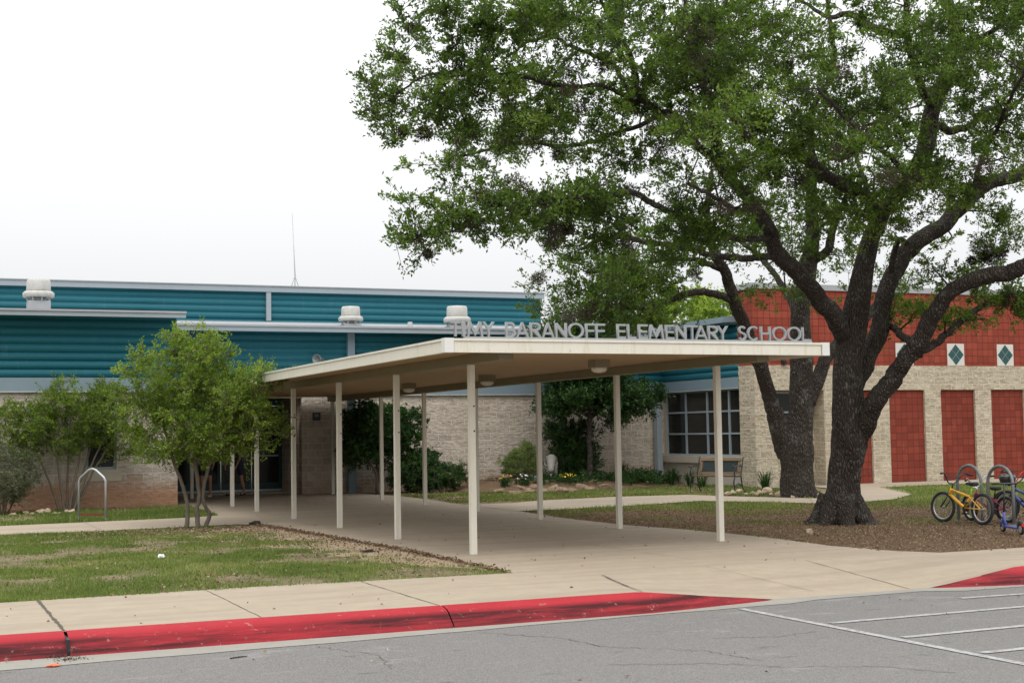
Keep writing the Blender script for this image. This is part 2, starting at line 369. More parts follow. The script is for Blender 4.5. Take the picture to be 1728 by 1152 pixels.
t = NT('lawn_soil'); n1 = t.noise(.8, 6, .65); n2 = t.noise(6, 6, .7); n3 = t.noise(70, 4, .8)
base = t.mix(t.ramp(n1, [(.42, 0.), (.58, 1.)]), (.30, .235, .15), (.15, .15, .06)); base = t.mix(t.ramp(n2, [(.45, 0.), (.65, .7)]), base, (.36, .29, .20))
base = t.mix(t.ramp(n3, [(.4, .5), (.6, 0.)]), base, (.08, .06, .035)); t.bump(t.math('ADD', n3, n2), .02); m_soil = t.out(base, .95, spec=.1)
t = NT('mulch_soil'); n2 = t.noise(5, 6, .7); n3 = t.noise(60, 5, .8)
base = t.mix(n2, (.17, .11, .065), (.30, .205, .125)); base = t.mix(t.ramp(n3, [(.4, .7), (.6, 0.)]), base, (.045, .028, .018))
base = t.mix(t.ramp(t.noise(38, 4, .8), [(.6, 0.), (.72, .6)]), base, (.33, .25, .17)); t.bump(n3, .03); m_mulch = t.out(base, .95, spec=.1)
t = NT('field_rock'); base = t.mix(t.noise(5, 6, .7), (.33, .22, .13), (.55, .46, .34)); t.bump(t.noise(12, 6, .7), .03); m_rock = t.out(base, .9)
t = NT('pale_statue'); base = t.mix(t.noise(7, 5, .7), (.16, .15, .13), (.30, .285, .255)); t.bump(t.noise(30, 5), .01); m_statue = t.out(base, .85)
m_skin = paint('skin', (.48, .27, .18), .55, var=.06); m_shirt = paint('grey_shirt', (.35, .38, .36), .9, var=.1); m_short = paint('navy_shorts', (.03, .04, .075), .9, var=.1)
m_shirt2 = paint('dark_green_shirt', (.05, .08, .07), .9); m_hair = paint('brown_hair', (.035, .02, .012), .6)
# ================================================================ ground
EDGE = .16
def kz(x):          # height of the kerb line
    if x <= 6.7: return 0.
    if x < 8.25: return -EDGE*(x-6.7)/1.55
    if x < 10.3: return -EDGE
    if x < 11.5: return -EDGE+EDGE*(x-10.3)/1.2
    return 0.
def sheet_grid(name, xs, ys, zf, mat):
    vs = [(x, y, zf(x, y)) for y in ys for x in xs]; n = len(xs)
    fs = [(j*n+i, j*n+i+1, (j+1)*n+i+1, (j+1)*n+i) for j in range(len(ys)-1) for i in range(n-1)]
    me = bpy.data.meshes.new(name); me.from_pydata(vs, [], fs); return tag(mkobj(name, me, mat, smooth=True), kind='structure')
poly_sheet('ground', [(-300, 12.55), (400, 12.55), (400, 600), (-300, 600)], -.26, m_soil)
poly_sheet('road', [(-300, -200), (400, -200), (400, 12.5), (-300, 12.5)], -.164, m_asph)
xs = [-40, -20, -10]+list(np.arange(-6, 14, .25))+[16, 20, 30, 60]
ys = list(np.linspace(12.4, 14.3, 9))
def pz_(x, y):
    u = min(1, max(0, (y-12.4)/1.9)); return kz(x)*(1-u)
sheet_grid('pavement', xs, ys, pz_, m_conc)
# covered walk, left path and forecourt as one slab
walk = [(-40, 14.3), (12.02, 14.3), (11.73, 14.79), (11.53, 15.94), (11.68, 17.78), (11.54, 19.72), (11.23, 21.36), (11.24, 22.31), (11.22, 23.8),
        (11.45, 26.03), (11.6, 29.3), (11.53, 30.11), (11.72, 32.45), (11.72, 34.47), (11.37, 37.6), (10.0, 39.4), (5.97, 39.4), (5.97, 34.5), (6.1, 32.75), (5.92, 28.9), (5.3, 28.5),
        (1.69, 28.11), (-40, 27.6), (-40, 24.9), (1.52, 25.33), (4.79, 25.6), (5.62, 25.77), (5.96, 25.32), (6.23, 21.66), (6.41, 18.26), (6.40, 14.87), (3.29, 15.0), (.9, 14.9), (-40, 14.9)]
poly_sheet('covered_walk_pavement', walk, 0, m_conc)
pathR = [(11.4, 26.2), (13.93, 26.48), (14.44, 26.65), (16.3, 27.31), (17.66, 24.82), (18.62, 24.62), (19.9, 25.1), (21.6, 26.6), (22.86, 28.4), (23.48, 30.0), (24.55, 30.21), (27.59, 30.46), (45, 30.6), (45, 32.5), (24.6, 32.5),
         (22.6, 32.2), (21.9, 29.5), (20.6, 27.6), (18.89, 26.41), (17.93, 28.78), (17.61, 30.05), (15.8, 30.33), (13.69, 29.95), (12.53, 29.24), (11.5, 29.5)]
poly_sheet('path', pathR, .006, m_conc)
poly_sheet('left_lawn', [(-40, 14.85), (6.45, 14.82), (6.5, 21), (6.2, 25.9), (-40, 25.5)], -.012, m_soil)
poly_sheet('back_lawn', [(-40, 27.5), (5.95, 28.4), (6.15, 32.6), (5.97, 33.72), (-40, 33.72)], -.012, m_soil)
poly_sheet('mulch_bed', [(11.2, 14.25), (45, 14.25), (45, 25.2), (23, 25.2), (19, 24.4), (16, 25.6), (11.2, 26.0)], -.012, m_mulch)
poly_sheet('right_lawn', [(11.3, 26.02), (16, 25.62), (19, 24.42), (23, 25.22), (45, 25.22), (45, 32.5), (23, 32.6), (11.3, 30.5)], -.014, m_soil)
poly_sheet('courtyard_lawn', [(11.3, 30.52), (21.2, 32.0), (21.2, 37.6), (11.3, 37.6)], -.013, m_soil)
# kerb: rounded section swept along X
def kerb(name, x0, x1, mat, z1=None):
    prof = [(12.42, 0), (12.33, -.004), (12.26, -.018), (12.20, -.045), (12.15, -.085), (12.10, -.125), (12.05, -.17)]
    X_ = np.linspace(x0, x1, max(2, int((x1-x0)/.12))); vs = []
    for x in X_:
        s_ = (kz(x)+EDGE)/EDGE; w = .25+.75*s_
        for y, z in prof: vs.append((x, 12.42-(12.42-y)*w, (z+.17)*max(s_, .001)-.17+(.005 if z > -.16 else 0)))
    n = len(prof); fs = [(i*n+k, i*n+k+1, (i+1)*n+k+1, (i+1)*n+k) for i in range(len(X_)-1) for k in range(n-1)]
    me = bpy.data.meshes.new(name); me.from_pydata(vs, [], fs)
    bm = bmesh.new(); bm.from_mesh(me); bmesh.ops.recalc_face_normals(bm, faces=bm.faces)
    if sum(f.normal.z for f in bm.faces) < 0: bmesh.ops.reverse_faces(bm, faces=bm.faces)
    bm.to_mesh(me); bm.free()
    return tag(mkobj(name, me, mat, smooth=True), kind='structure')
kerb('kerb', -30, 1.245, m_redkerb); kerb('kerb', 1.27, 4.60, m_redkerb); kerb('kerb', 4.612, 8.3, m_redkerb)
kerb('kerb', 10.25, 30, m_redkerb)
MB().box(1.245, 1.27, 12.1, 12.4, -.17, -.03).build('kerb_joint', m_black)['kind'] = 'structure'
gp = [(x, 11.55+.012*math.sin(x*5)+.02*math.sin(x*1.3)+max(0, x)*.06) for x in np.arange(-8, 8.3, .3)]
poly_sheet('gutter', [(-30, 11.5)]+gp+[(8.6, 12.15), (10, 12.2), (10.4, 12.0), (30, 12.0), (30, 12.45), (-30, 12.45)], -.160, m_gutter)
# painted parking lines
def line(a, b, w=.085, z=-.156):
    a, b = np.array(a), np.array(b); d = (b-a)/np.linalg.norm(b-a); q = np.array([-d[1], d[0]])*w/2
    return [a+q, b+q, b-q, a-q]
for a, b in [((7.55, 11.92), (7.62, 5.0)), ((7.68, 10.64), (14, 10.75)), ((7.68, 9.64), (14, 9.8)), ((7.68, 8.7), (14, 8.85)), ((9.9, 11.5), (14, 11.35))]:
    poly_sheet('parking_line', line(a, b), -.158, m_line)
# slab joints and cracks
t = NT('joint_dark'); m_joint = t.out(t.mix(t.noise(20, 4), (.05, .04, .025), (.12, .10, .07)), .95)
def crack(name, pts, w, z, jit=.01, step=.1):
    P_ = []
    for a, b in zip(pts[:-1], pts[1:]):
        a, b = np.array(a, float), np.array(b, float); n = max(2, int(np.linalg.norm(b-a)/step))
        P_ += [a+(b-a)*i/n for i in range(n)]
    P_.append(np.array(pts[-1], float)); L_, R_ = [], []
    for i, p in enumerate(P_):
        d = P_[min(i+1, len(P_)-1)]-P_[max(i-1, 0)]; d = d/np.linalg.norm(d); q = np.array([-d[1], d[0]]); o = q*random.uniform(-jit, jit); ww = w/2*random.uniform(.5, 1.3)
        L_.append(p+o+q*ww); R_.append(p+o-q*ww)
    n = len(P_); vs = [(*p, z) for p in L_]+[(*p, z) for p in R_]
    if name == 'pavement_joint' : vs = [(x, y, z+(pz_(x, y) if y < 14.3 else 0)) for x, y, z in vs]
    me = bpy.data.meshes.new(name); me.from_pydata(vs, [], [(i, i+n, i+n+1, i+1) for i in range(n-1)])
    return tag(mkobj(name, me, m_joint), kind='structure')
for x, w in [(1.257, .035), (2.93, .008), (4.6, .012), (-.6, .012), (10.0, .01), (13.4, .012), (16, .012)]:
    crack('pavement_joint', [(x, 12.42), (x, 14.88 if x < 6 else 14.3)], w, .004, .004)
for a, b, w in [((6.75, 12.45), (7.15, 14.1), .02), ((6.45, 14.88), (11.7, 14.6), .006), ((8.9, 12.6), (8.6, 14.3), .006), ((6.3, 18.3), (11.6, 18.3), .008), ((6.3, 21.4), (11.2, 21.4), .008),
                ((6.1, 24.5), (11.3, 24.5), .008), ((5.9, 27.6), (11.5, 27.6), .008), ((5.9, 30.6), (11.6, 30.6), .008), ((8.9, 15), (8.9, 39), .006), ((1.5, 26.7), (5.9, 27.0), .006),
                ((3.2, 25.5), (3.2, 28.2), .008), ((14.6, 26.8), (14.2, 30.0), .01), ((17.7, 25), (18.6, 26.4), .01), ((26, 30.4), (26, 32.4), .01)]:
    crack('pavement_joint', [a, b], w, .010, .003)
for pts, w in [([(4.7, 11.7), (5.2, 11.0), (5.3, 10.4), (5.9, 9.8), (6.0, 9.2)], .010), ([(4.9, 9.6), (5.6, 9.3), (6.0, 8.9), (6.6, 8.6), (6.9, 8.1)], .009), ([(3.2, 11.6), (3.5, 10.9), (3.4, 10.2)], .007), ([(6.3, 10.4), (6.8, 10.2), (7.3, 10.3)], .008)]:
    crack('road_crack', pts, w, -.159, .03, .06)

# ================================================================ school building
SCH = empty('school_building', (12, 37, 0), label='low school building with teal corrugated siding, pale stone walls and a red block wing', cat='building')
def B(name, mat, mb, parent=SCH): return mb.build(name, mat, parent)
def corr(mb, x0, x1, y, z0, z1, per=.192, amp=.03, yback=.1):
    """horizontal corrugated sheet facing -Y, real profile"""
    n = max(3, int((z1-z0)/per*8)); zs = np.linspace(z0, z1, n+1)
    pr_ = [(y-amp*(abs(math.sin(math.pi*(z-z0)/per))**.6*2-1), z) for z in zs]
    vs = [(x, yy, z) for x in (x0, x1) for yy, z in pr_]; m = len(pr_)
    fs = [(i, m+i, m+i+1, i+1) for i in range(m-1)]
    vs += [(x, y+yback, z) for x in (x0, x1) for z in (z0, z1)]; k = 2*m
    fs += [tuple(range(m))+(k+1, k), tuple(range(m, 2*m))[::-1]+(k+2, k+3)]
    fs = [f for f in fs]; mb.add(vs, fs, False)
def corr_x(mb, x, y0, y1, z0, z1, per=.192, amp=.03):
    n = int((z1-z0)/per*8); zs = np.linspace(z0, z1, n+1); m = n+1
    vs = [(x-amp*(abs(math.sin(math.pi*(z-z0)/per))**.6*2-1), yy, z) for yy in (y1, y0) for z in zs]
    mb.add(vs, [(i, m+i, m+i+1, i+1) for i in range(n)], False)
Y1, Y2, Y3, Y4 = 33.73, 37.66, 40.66, 32.55
XE = 5.96                      # right end of left block
X5 = 21.24                     # side wall of red wing
# left block stone wall with a window opening
wx0, wx1 = float(AY(146, 790, Y1)[0]), float(AY(197, 790, Y1)[0])
w = MB()
w.box(-30, wx0, Y1, Y1+.3, -.1, 2.69); w.box(wx1, XE, Y1, Y1+.3, -.1, 2.69); w.box(wx0, wx1, Y1, Y1+.3, -.1, .62); 
w.box(XE-.3, XE, Y1+.3, 39.6, -.1, 2.69)
B('wall', m_stone, w)['label'] = 'stone wall of the left block stained orange at its foot'
B('window_sill', m_smooth, MB().box(wx0-.02, wx1+.1, Y1-.02, Y1+.28, .62, .88))
fr = MB(); 
for a, b, c, d in [(wx0, wx0+.05, .88, 2.69), (wx1-.05, wx1, .88, 2.69), (wx0+.05, wx1-.05, .88, .94), (wx0+.05, wx1-.05, 2.6, 2.69), (wx0+.05, wx1-.05, 1.75, 1.80)]: fr.box(a, b, Y1+.1, Y1+.16, c, d)
wn_ = B('window', m_grey, fr); MB().box(wx0+.04, wx1-.04, Y1+.13, Y1+.14, .9, 2.65).build('pane', m_glass, wn_)
B('flashing', m_dgrey, MB().box(-30, XE-.02, Y1-.07, Y1+.2, 2.69, 3.0)); B('trim_strip', m_vent, MB().box(-30, XE-.02, Y1-.085, Y1+.0, 2.665, 2.69))
c = MB(); corr(c, -30, XE-.03, Y1-.02, 3.0, 4.42); corr_x(c, XE-.03, Y1-.02, 37.7, 3.0, 4.42)
B('cladding', m_teal, c)['label'] = 'teal corrugated siding above the left block'
def roof(x0, x1, y0, z0, y1, z1, th=.13, name='roof'):
    r_ = MB(); r_.add([(x0, y0, z0), (x1, y0, z0), (x1, y1, z1), (x0, y1, z1), (x0, y0, z0-th), (x1, y0, z0-th), (x1, y1, z1-th), (x0, y1, z1-th)],
                      [(0, 1, 2, 3), (4, 7, 6, 5), (0, 4, 5, 1), (1, 5, 6, 2), (2, 6, 7, 3), (3, 7, 4, 0)])
    return B(name, m_roof, r_)
roof(-30, 6.03, 33.15, 4.5, 40.6, 5.16)
B('fascia', m_grey, MB().box(-30, 6.04, 33.08, 33.148, 4.37, 4.51)); 
g_ = MB(); g_.box(-30, 6.05, 33.05, 33.078, 4.475, 4.52); B('gutter_lip', m_roof, g_)
# entrance recess
w = MB(); w.box(XE, 10.0, 39.6, 39.9, 2.45, 4.4); B('door_header', m_door, w)
B('wall', m_stone_c, MB().box(XE+.001, 6.5, 39.6, 39.9, -.1, 2.45)); B('wall', m_stone_c, MB().box(9.95, 10.05, Y2+.3, 39.9, -.1, 2.7))
dx = [6.5, 7.35, 8.2, 9.07, 9.95]
for i in range(4):
    a, b = dx[i]+.01, dx[i+1]-.01
    d = MB(); d.box(a, a+.09, 39.62, 39.68, .02, 2.44); d.box(b-.09, b, 39.62, 39.68, .02, 2.44); d.box(a+.09, b-.09, 39.62, 39.68, .02, .28); d.box(a+.09, b-.09, 39.62, 39.68, 2.3, 2.44); d.box(a+.09, b-.09, 39.62, 39.68, 1.0, 1.1)
    dd = B('door', m_door, d); MB().box(a+.08, b-.08, 39.645, 39.655, .27, 2.31).build('pane', m_glass, dd)
    MB().box(a+.12, b-.12, 39.56, 39.6, 1.02, 1.06).build('handle', m_galv, dd)
    MB().box(a, b, 39.605, 39.618, .04, .10).build('kick_strip', m_galv, dd)
B('ceiling_panel', m_beam, MB().box(XE, 10.0, Y2, 39.58, 2.62, 2.68))
# main stone wall and cladding
w = MB(); w.box(10.0, 21.3, Y2, Y2+.3, -.1, 2.69)
B('wall', m_stone_c, w)['label'] = 'pale split-face stone wall behind the courtyard bed'
B('flashing', m_dgrey, MB().box(11.6, 21.25, Y2-.07, Y2+.2, 2.69, 3.0)); B('trim_strip', m_vent, MB().box(11.6, 20.8, Y2-.085, Y2, 2.665, 2.69))
c = MB(); corr(c, 5.9, 21.3, Y2-.02, 2.85, 4.5); B('cladding', m_teal, c)['label'] = 'teal corrugated siding shaded by the lower roof'
roof(6.35, 21.2, 37.08, 4.53, 40.6, 4.93)
B('fascia', m_grey, MB().box(6.33, 20.75, 37.01, 37.078, 4.38, 4.54)); B('gutter_lip', m_roof, MB().box(6.32, 20.75, 36.98, 37.008, 4.505, 4.56))
B('downpipe', m_dgrey, MB().box(11.27, 11.47, Y2-.2, Y2-.06, 0, 4.4)); B('downpipe', m_grey, MB().box(20.86, 21.03, Y2-.35, Y2-.15, 0, 2.7))
# upper storey
c = MB(); corr(c, -30, 18.6, Y3, 4.8, 5.85); B('cladding', m_teal, c)['label'] = 'brighter teal siding of the upper storey'
B('fascia', m_grey, MB().box(-30, 18.68, Y3-.14, Y3-.03, 5.8, 5.96)); B('coping', m_roof, MB().box(-30, 18.72, Y3-.17, Y3+.4, 5.962, 5.99))
B('roof', m_roof, MB().box(-30, 18.6, Y3+.12, 58, 5.7, 5.83)); B('wall', m_teal, MB().box(18.4, 18.6, Y3+.13, 57, 2, 5.69))
xd = float(AY(452, 520, Y3)[0]); B('downpipe', m_grey, MB().box(xd-.07, xd+.07, Y3-.12, Y3-.032, 4.95, 5.8))
# side wing with the big window (faces -X)
ywin0, ywin1 = 33.32, float(AX(1124, 700, X5+.06)[1])
w = MB(); w.box(X5+.06, X5+.3, 33.32, ywin1, -.1, .62); w.box(X5+.06, X5+.3, ywin1, Y2, -.1, 2.72)
B('wall', m_smooth, w)['label'] = 'smooth stone surround of the big window'
B('window_sill', m_smooth, MB().box(X5-.04, X5+.3, 33.32, ywin1+.1, .62, .82))
fr = MB(); ym = [ywin1]+[float(AX(p, 700, X5+.06)[1]) for p in (1156, 1192, 1229)]+[33.322]
for y in ym: fr.box(X5+.08, X5+.16, y-.035, y+.035, .825, 2.72)
for z in (.85, 1.46, 2.09, 2.69): 
    for a, b in zip(ym[:-1], ym[1:]): fr.box(X5+.085, X5+.155, b+.035, a-.035, z-.025, z+.025)
wn_ = B('window', m_grey, fr); wn_['label'] = 'large twelve-pane window in grey frame'
MB().box(X5+.12, X5+.13, 33.33, ywin1, .83, 2.71).build('pane', m_glass, wn_)
B('flashing', m_dgrey, MB().box(X5-.05, X5+.2, 33.33, Y2-.1, 2.72, 3.02)); B('trim_strip', m_vent, MB().box(X5-.07, X5, 33.33, Y2-.1, 2.70, 2.72))
c = MB(); corr_x(c, X5+.02, 33.33, Y2, 3.02, 3.9); B('cladding', m_teal, c)['label'] = 'teal siding over the big window'
rz = float(AX(1235, 532, X5-.45)[2])
r_ = MB(); r_.add([(X5-.45, 33.34, rz), (X5-.45, 37.9, rz-.0), (26, 37.9, rz+.35), (26, 33.34, rz+.35), (X5-.45, 33.34, rz-.16), (X5-.45, 37.9, rz-.16), (26, 37.9, rz+.2), (26, 33.34, rz+.2)], [(0,3,2,1),(4,5,6,7),(0,1,5,4),(1,2,6,5),(2,3,7,6),(3,0,4,7)])
B('roof', m_dgrey, r_); B('soffit', m_door, MB().box(X5-.4, X5+.1, 33.35, 37.6, rz-.22, rz-.165))
c = MB(); corr_x(c, X5+.02, 33.33, Y2, 3.9, rz-.2); B('cladding', m_teal, c)
# red block wing
JZ = 3.31
nx0, nx1 = 21.93, float(AY(1391, 700, Y4)[0])
pan = [(23.9, 25.13), (25.74, 27.0), (27.58, 28.84), (29.44, 30.70), (31.28, 32.54), (33.1, 34.4)]
w = MB(); edges = [X5]+[nx0, nx1]+[v for p in pan for v in p]+[40]
segs = [(edges[i], edges[i+1]) for i in range(0, len(edges)-1, 2)]
for a, b in segs: w.box(a, b, Y4, Y4+.77, -.1, 2.62)
w.box(X5, 40, Y4, Y4+.77, 2.62, JZ); w.box(nx0, nx1, Y4+.5, Y4+.77, -.1, 2.62)
B('wall', m_stone_y, w)['label'] = 'buff stone piers and band of the red wing'
for a, b in pan: B('wall_panel', m_redpanel, MB().box(a+.001, b-.001, Y4+.07, Y4+.7, -.1, 2.618))['label'] = 'red block panel between stone piers'
tl = [(c_-.31, c_+.31) for c_ in (26.33, 28.18, 30.03, 31.88, 33.73)]
w = MB(); w.box(X5, 40, Y4+.006, Y4+.77, JZ, 5.40); B('upper_wall', m_redwall, w)['label'] = 'red block upper wall with diamond tile panels'
for a, b in tl:
    pnl = B('tile_panel', m_tile, MB().box(a, b, Y4-.006, Y4+.0055, JZ+.01, JZ+.65)); cx, cz = (a+b)/2, JZ+.33; hw, hh, g = .138, .148, .008
    for dx_, dz_ in ((0, 1), (0, -1), (-1, 0), (1, 0)):
        px_, pz2 = cx+dx_*(hw+g), cz+dz_*(hh+g)
        q = [(px_, pz2+hh), (px_+hw, pz2), (px_, pz2-hh), (px_-hw, pz2)]
        vs = [(x, Y4-.011, z) for x, z in q]+[(x, Y4-.0062, z) for x, z in q]
        MB().add(vs, [(0, 1, 2, 3), (7, 6, 5, 4)]+[(i, i+4, (i+1) % 4+4, (i+1) % 4) for i in range(4)]).build('diamond_tile', m_dtile, pnl)
B('coping', m_roof, MB().box(X5-.04, 40.02, Y4-.04, Y4+.8, 5.40, 5.56)); B('wall', m_smooth, MB().box(25.9, 40, Y4+.78, 50, 0, 4.6))
fr = MB()
for a, b, c_, d in [(nx0+.02, nx0+.07, 1.2, 2.6), (nx0+.95, nx0+1.0, 1.2, 2.6), (nx0+.07, nx0+.95, 1.2, 1.26), (nx0+.07, nx0+.95, 2.54, 2.6), (nx0+.07, nx0+.95, 2.0, 2.05)]: fr.box(a, b, Y4+.42, Y4+.49, c_, d)
wn_ = B('window', m_grey, fr); MB().box(nx0+.06, nx0+.96, Y4+.45, Y4+.46, 1.22, 2.57).build('pane', m_glass, wn_)


def place(name, p, label, cat, group=None): return empty(name, p, 0, label, cat, group)
p = AY(1324, 609, Y4-.06); lm = place('wall_lamp', p, 'small dark box lamp on the red wall under the canopy end', 'lamp')
MB().box(p[0]-.07, p[0]+.07, p[1], p[1]+.058, p[2]-.09, p[2]+.09).build('housing', m_blackm, lm); MB().box(p[0]-.05, p[0]+.05, p[1]-.03, p[1]-.001, p[2]-.09, p[2]-.0).build('lens', m_glass, lm)
p = AY(534, 702, Y2-.04); lm = place('door_intercom', p, 'small dark box fixed to the stone beside the entrance', 'intercom')
MB().box(p[0]-.1, p[0]+.1, p[1]-.02, p[1]+.038, p[2]-.12, p[2]+.1).build('housing', m_blackm, lm); MB().box(p[0]-.06, p[0]+.06, p[1]-.03, p[1]-.021, p[2]-.02, p[2]+.06).build('grille', m_dgrey, lm)
p = AY(540, 607, Y2-.35); lm = place('horn_speaker', p, 'grey horn loudspeaker on the siding just above the canopy edge', 'loudspeaker')
MB().lathe(p+np.array([.12, .1, 0]), [(.05, 0), (.06, .1), (.12, .26), (.14, .31), (.13, .315), (.09, .23), (.02, .18)], 20, (-.8, -.6, .05)).build('horn', m_rack, lm)
MB().box(p[0]+.1, p[0]+.16, p[1]+.1, Y2-.06, p[2]-.05, p[2]+.0).build('bracket', m_galv, lm)

# ================================================================ things on the roofs
def fan(px, py_base, Y, s, label):
    p = AY(px, py_base, Y); e = empty('roof_fan', p, 0, label, 'roof vent', 'round exhaust fans on the lower roofs'); x, y, z = p
    MB().box(x-.3*s, x+.3*s, y-.3*s, y+.3*s, z-.35, z+.06*s).build('base', m_roof, e)
    m_ = MB(); m_.lathe((x, y, z), [(.38*s, .16*s), (.42*s, .18*s), (.43*s, .28*s), (.37*s, .335*s), (.33*s, .34*s)], 28); m_.build('collar', m_vent, e)
    MB().lathe((x, y, z), [(.325*s, .341*s), (.33*s, .37*s), (.32*s, .62*s), (.29*s, .67*s), (.1*s, .69*s)], 28).build('cap', m_vent, e)
    for k in range(8):
        a = k*math.pi/4+.2; MB().bar((x+.31*s*math.cos(a), y+.31*s*math.sin(a), z+.06*s), (x+.33*s*math.cos(a), y+.33*s*math.sin(a), z+.17*s), .035*s).build('bracket', m_galv, e)
    MB().lathe((x, y, z), [(.2*s, .06*s), (.2*s, .17*s)], 16).build('curb_ring', m_galv, e)
fan(65, 512, 35.5, .86, 'pale round exhaust fan on the roof above the left block')
fan(592, 550, 38.4, .82, 'smallest round exhaust fan midway along the lower roof')
fan(771.5, 553, 38.0, .93, 'round exhaust fan standing behind the first letters of the sign')
p = AY(692, 555, 38.4); e = place('vent_pipe', p, 'short grey vent pipe on the lower roof between two fans', 'pipe'); MB().lathe(p, [(.07, -.3), (.07, .2), (.055, .205)], 12).build('pipe', m_roof, e); MB().lathe(p, [(.11, -.3), (.09, -.12), (.071, -.1)], 12).build('collar', m_dgrey, e)
p = AY(498, 489, 42.5); e = place('antenna_mast', p, 'tall thin radio antenna on a tripod on the upper roof', 'antenna'); top = AY(493, 360, 42.5)
MB().tube([p+[0, 0, -.15], p+[0, 0, .45], top], [.022, .02, .008], 6).build('mast', m_galv, e)
for a in (0.3, 2.4, 4.5):
    MB().tube([p+np.array([.22*math.cos(a), .22*math.sin(a), -.15]), p+np.array([.01*math.cos(a), .01*math.sin(a), .42])], .012, 5).build('leg', m_galv, e)
p = AY(521, 490, 42.4); e = place('roof_box', p, 'low slotted box on the upper roof right of the antenna', 'roof vent'); MB().box(p[0]-.16, p[0]+.16, p[1]-.15, p[1]+.15, p[2]-.15, p[2]+.03).build('base', m_vent, e); MB().box(p[0]-.19, p[0]+.19, p[1]-.18, p[1]+.18, p[2]+.05, p[2]+.09).build('cap', m_vent, e)
b_ = MB(); [b_.box(p[0]+q-.02, p[0]+q+.02, p[1]-.15, p[1]+.1, p[2]+.03, p[2]+.05) for q in (-.14, 0, .14)]; b_.build('fin', m_blackm, e)

# ================================================================ canopy
CX0, CX1, CY0, CY1, CB, CT = 6.0, 11.555, 15.88, 37.45, 2.57, 2.74
CAN = empty('walkway_canopy', (8.8, 26, 0), label='long flat cream canopy on square posts leading to the entrance', cat='canopy')
K = lambda n, m_, mb, pa=CAN: mb.build(n, m_, pa)
K('roof_deck', m_roof, MB().box(CX0+.06, CX1-.06, CY0+.06, CY1, CB+.10, CT-.02))
s_ = MB()
n = 28; wid = (CX1-CX0-.13)/n
for i in range(n): s_.box(CX0+.065+i*wid+.003, CX0+.065+(i+1)*wid-.003, CY0+.062, CY1, CB+.06, CB+.098)
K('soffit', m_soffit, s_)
f_ = MB(); f_.box(CX0+.11, CX1-.11, CY0, CY0+.055, CB, CT-.032); f_.box(CX0+.10, CX1-.10, CY0-.014, CY0+.06, CT-.03, CT); K('front_fascia', m_cream, f_)
f_ = MB(); f_.box(CX0, CX0+.055, CY0+.11, CY1, CB, CT-.032); f_.box(CX0-.014, CX0+.06, CY0+.1, CY1, CT-.03, CT); K('side_fascia', m_cream, f_)
f_ = MB(); f_.box(CX1-.055, CX1, CY0+.11, CY1, CB, CT-.032); f_.box(CX1-.06, CX1+.014, CY0+.1, CY1, CT-.03, CT); K('side_fascia', m_cream, f_)
for a, b in ((CX0-.018, CX0+.1), (CX1-.1, CX1+.018)):
    K('corner_cap', m_cap, MB().box(a, b, CY0-.018, CY0+.1, CB-.002, CT+.004))
PX = (6.94, 10.74)
for x in PX:
    b_ = MB(); b_.box(x-.1, x+.1, CY0+.35, CY1-.1, 2.50, 2.515); b_.box(x-.1, x-.08, CY0+.35, CY1-.1, 2.516, 2.628); b_.box(x+.08, x+.1, CY0+.35, CY1-.1, 2.516, 2.628); b_.box(x-.079, x+.079, CY0+.35, CY0+.37, 2.516, 2.628)
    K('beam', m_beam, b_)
ly = [17.43, 20.53, 23.64, 26.74, 29.85, 32.29, 37.2]; ry = [17.43, 20.53, 23.64, 26.74, 29.85, 32.95, 37.2]
for x, ys_ in zip(PX, (ly, ry)):
    for i, y in enumerate(ys_):
        pp = K('post', m_cream, MB().box(x-.04, x+.04, y-.04, y+.04, 0, 2.498))
        if x < 8 and 0 < i < 4 or (i == 0 and x < 8):
            for z in (1.62, 1.95): MB().lathe((x+.02, y-.0402, z), [(.012, 0), (.012, .004)], 8, (0, -1, 0)).build('bolt', m_black, pp)
for x, y in [(PX[0], y) for y in ly[:3]]: pass
for px_, py_, sc in ((1011, 622, 1), (822, 645, 1), (690, 657, 1)):
    q = G(px_, py_, 2.50); e = K('canopy_light', m_beam, MB().box(q[0]-.12, q[0]+.12, q[1]-.12, q[1]+.12, 2.52, 2.63))
    MB().lathe((q[0], q[1], 2.519), [(.12, 0), (.115, -.04), (.08, -.07), (.02, -.08)], 20).build('lens', m_cream, e)

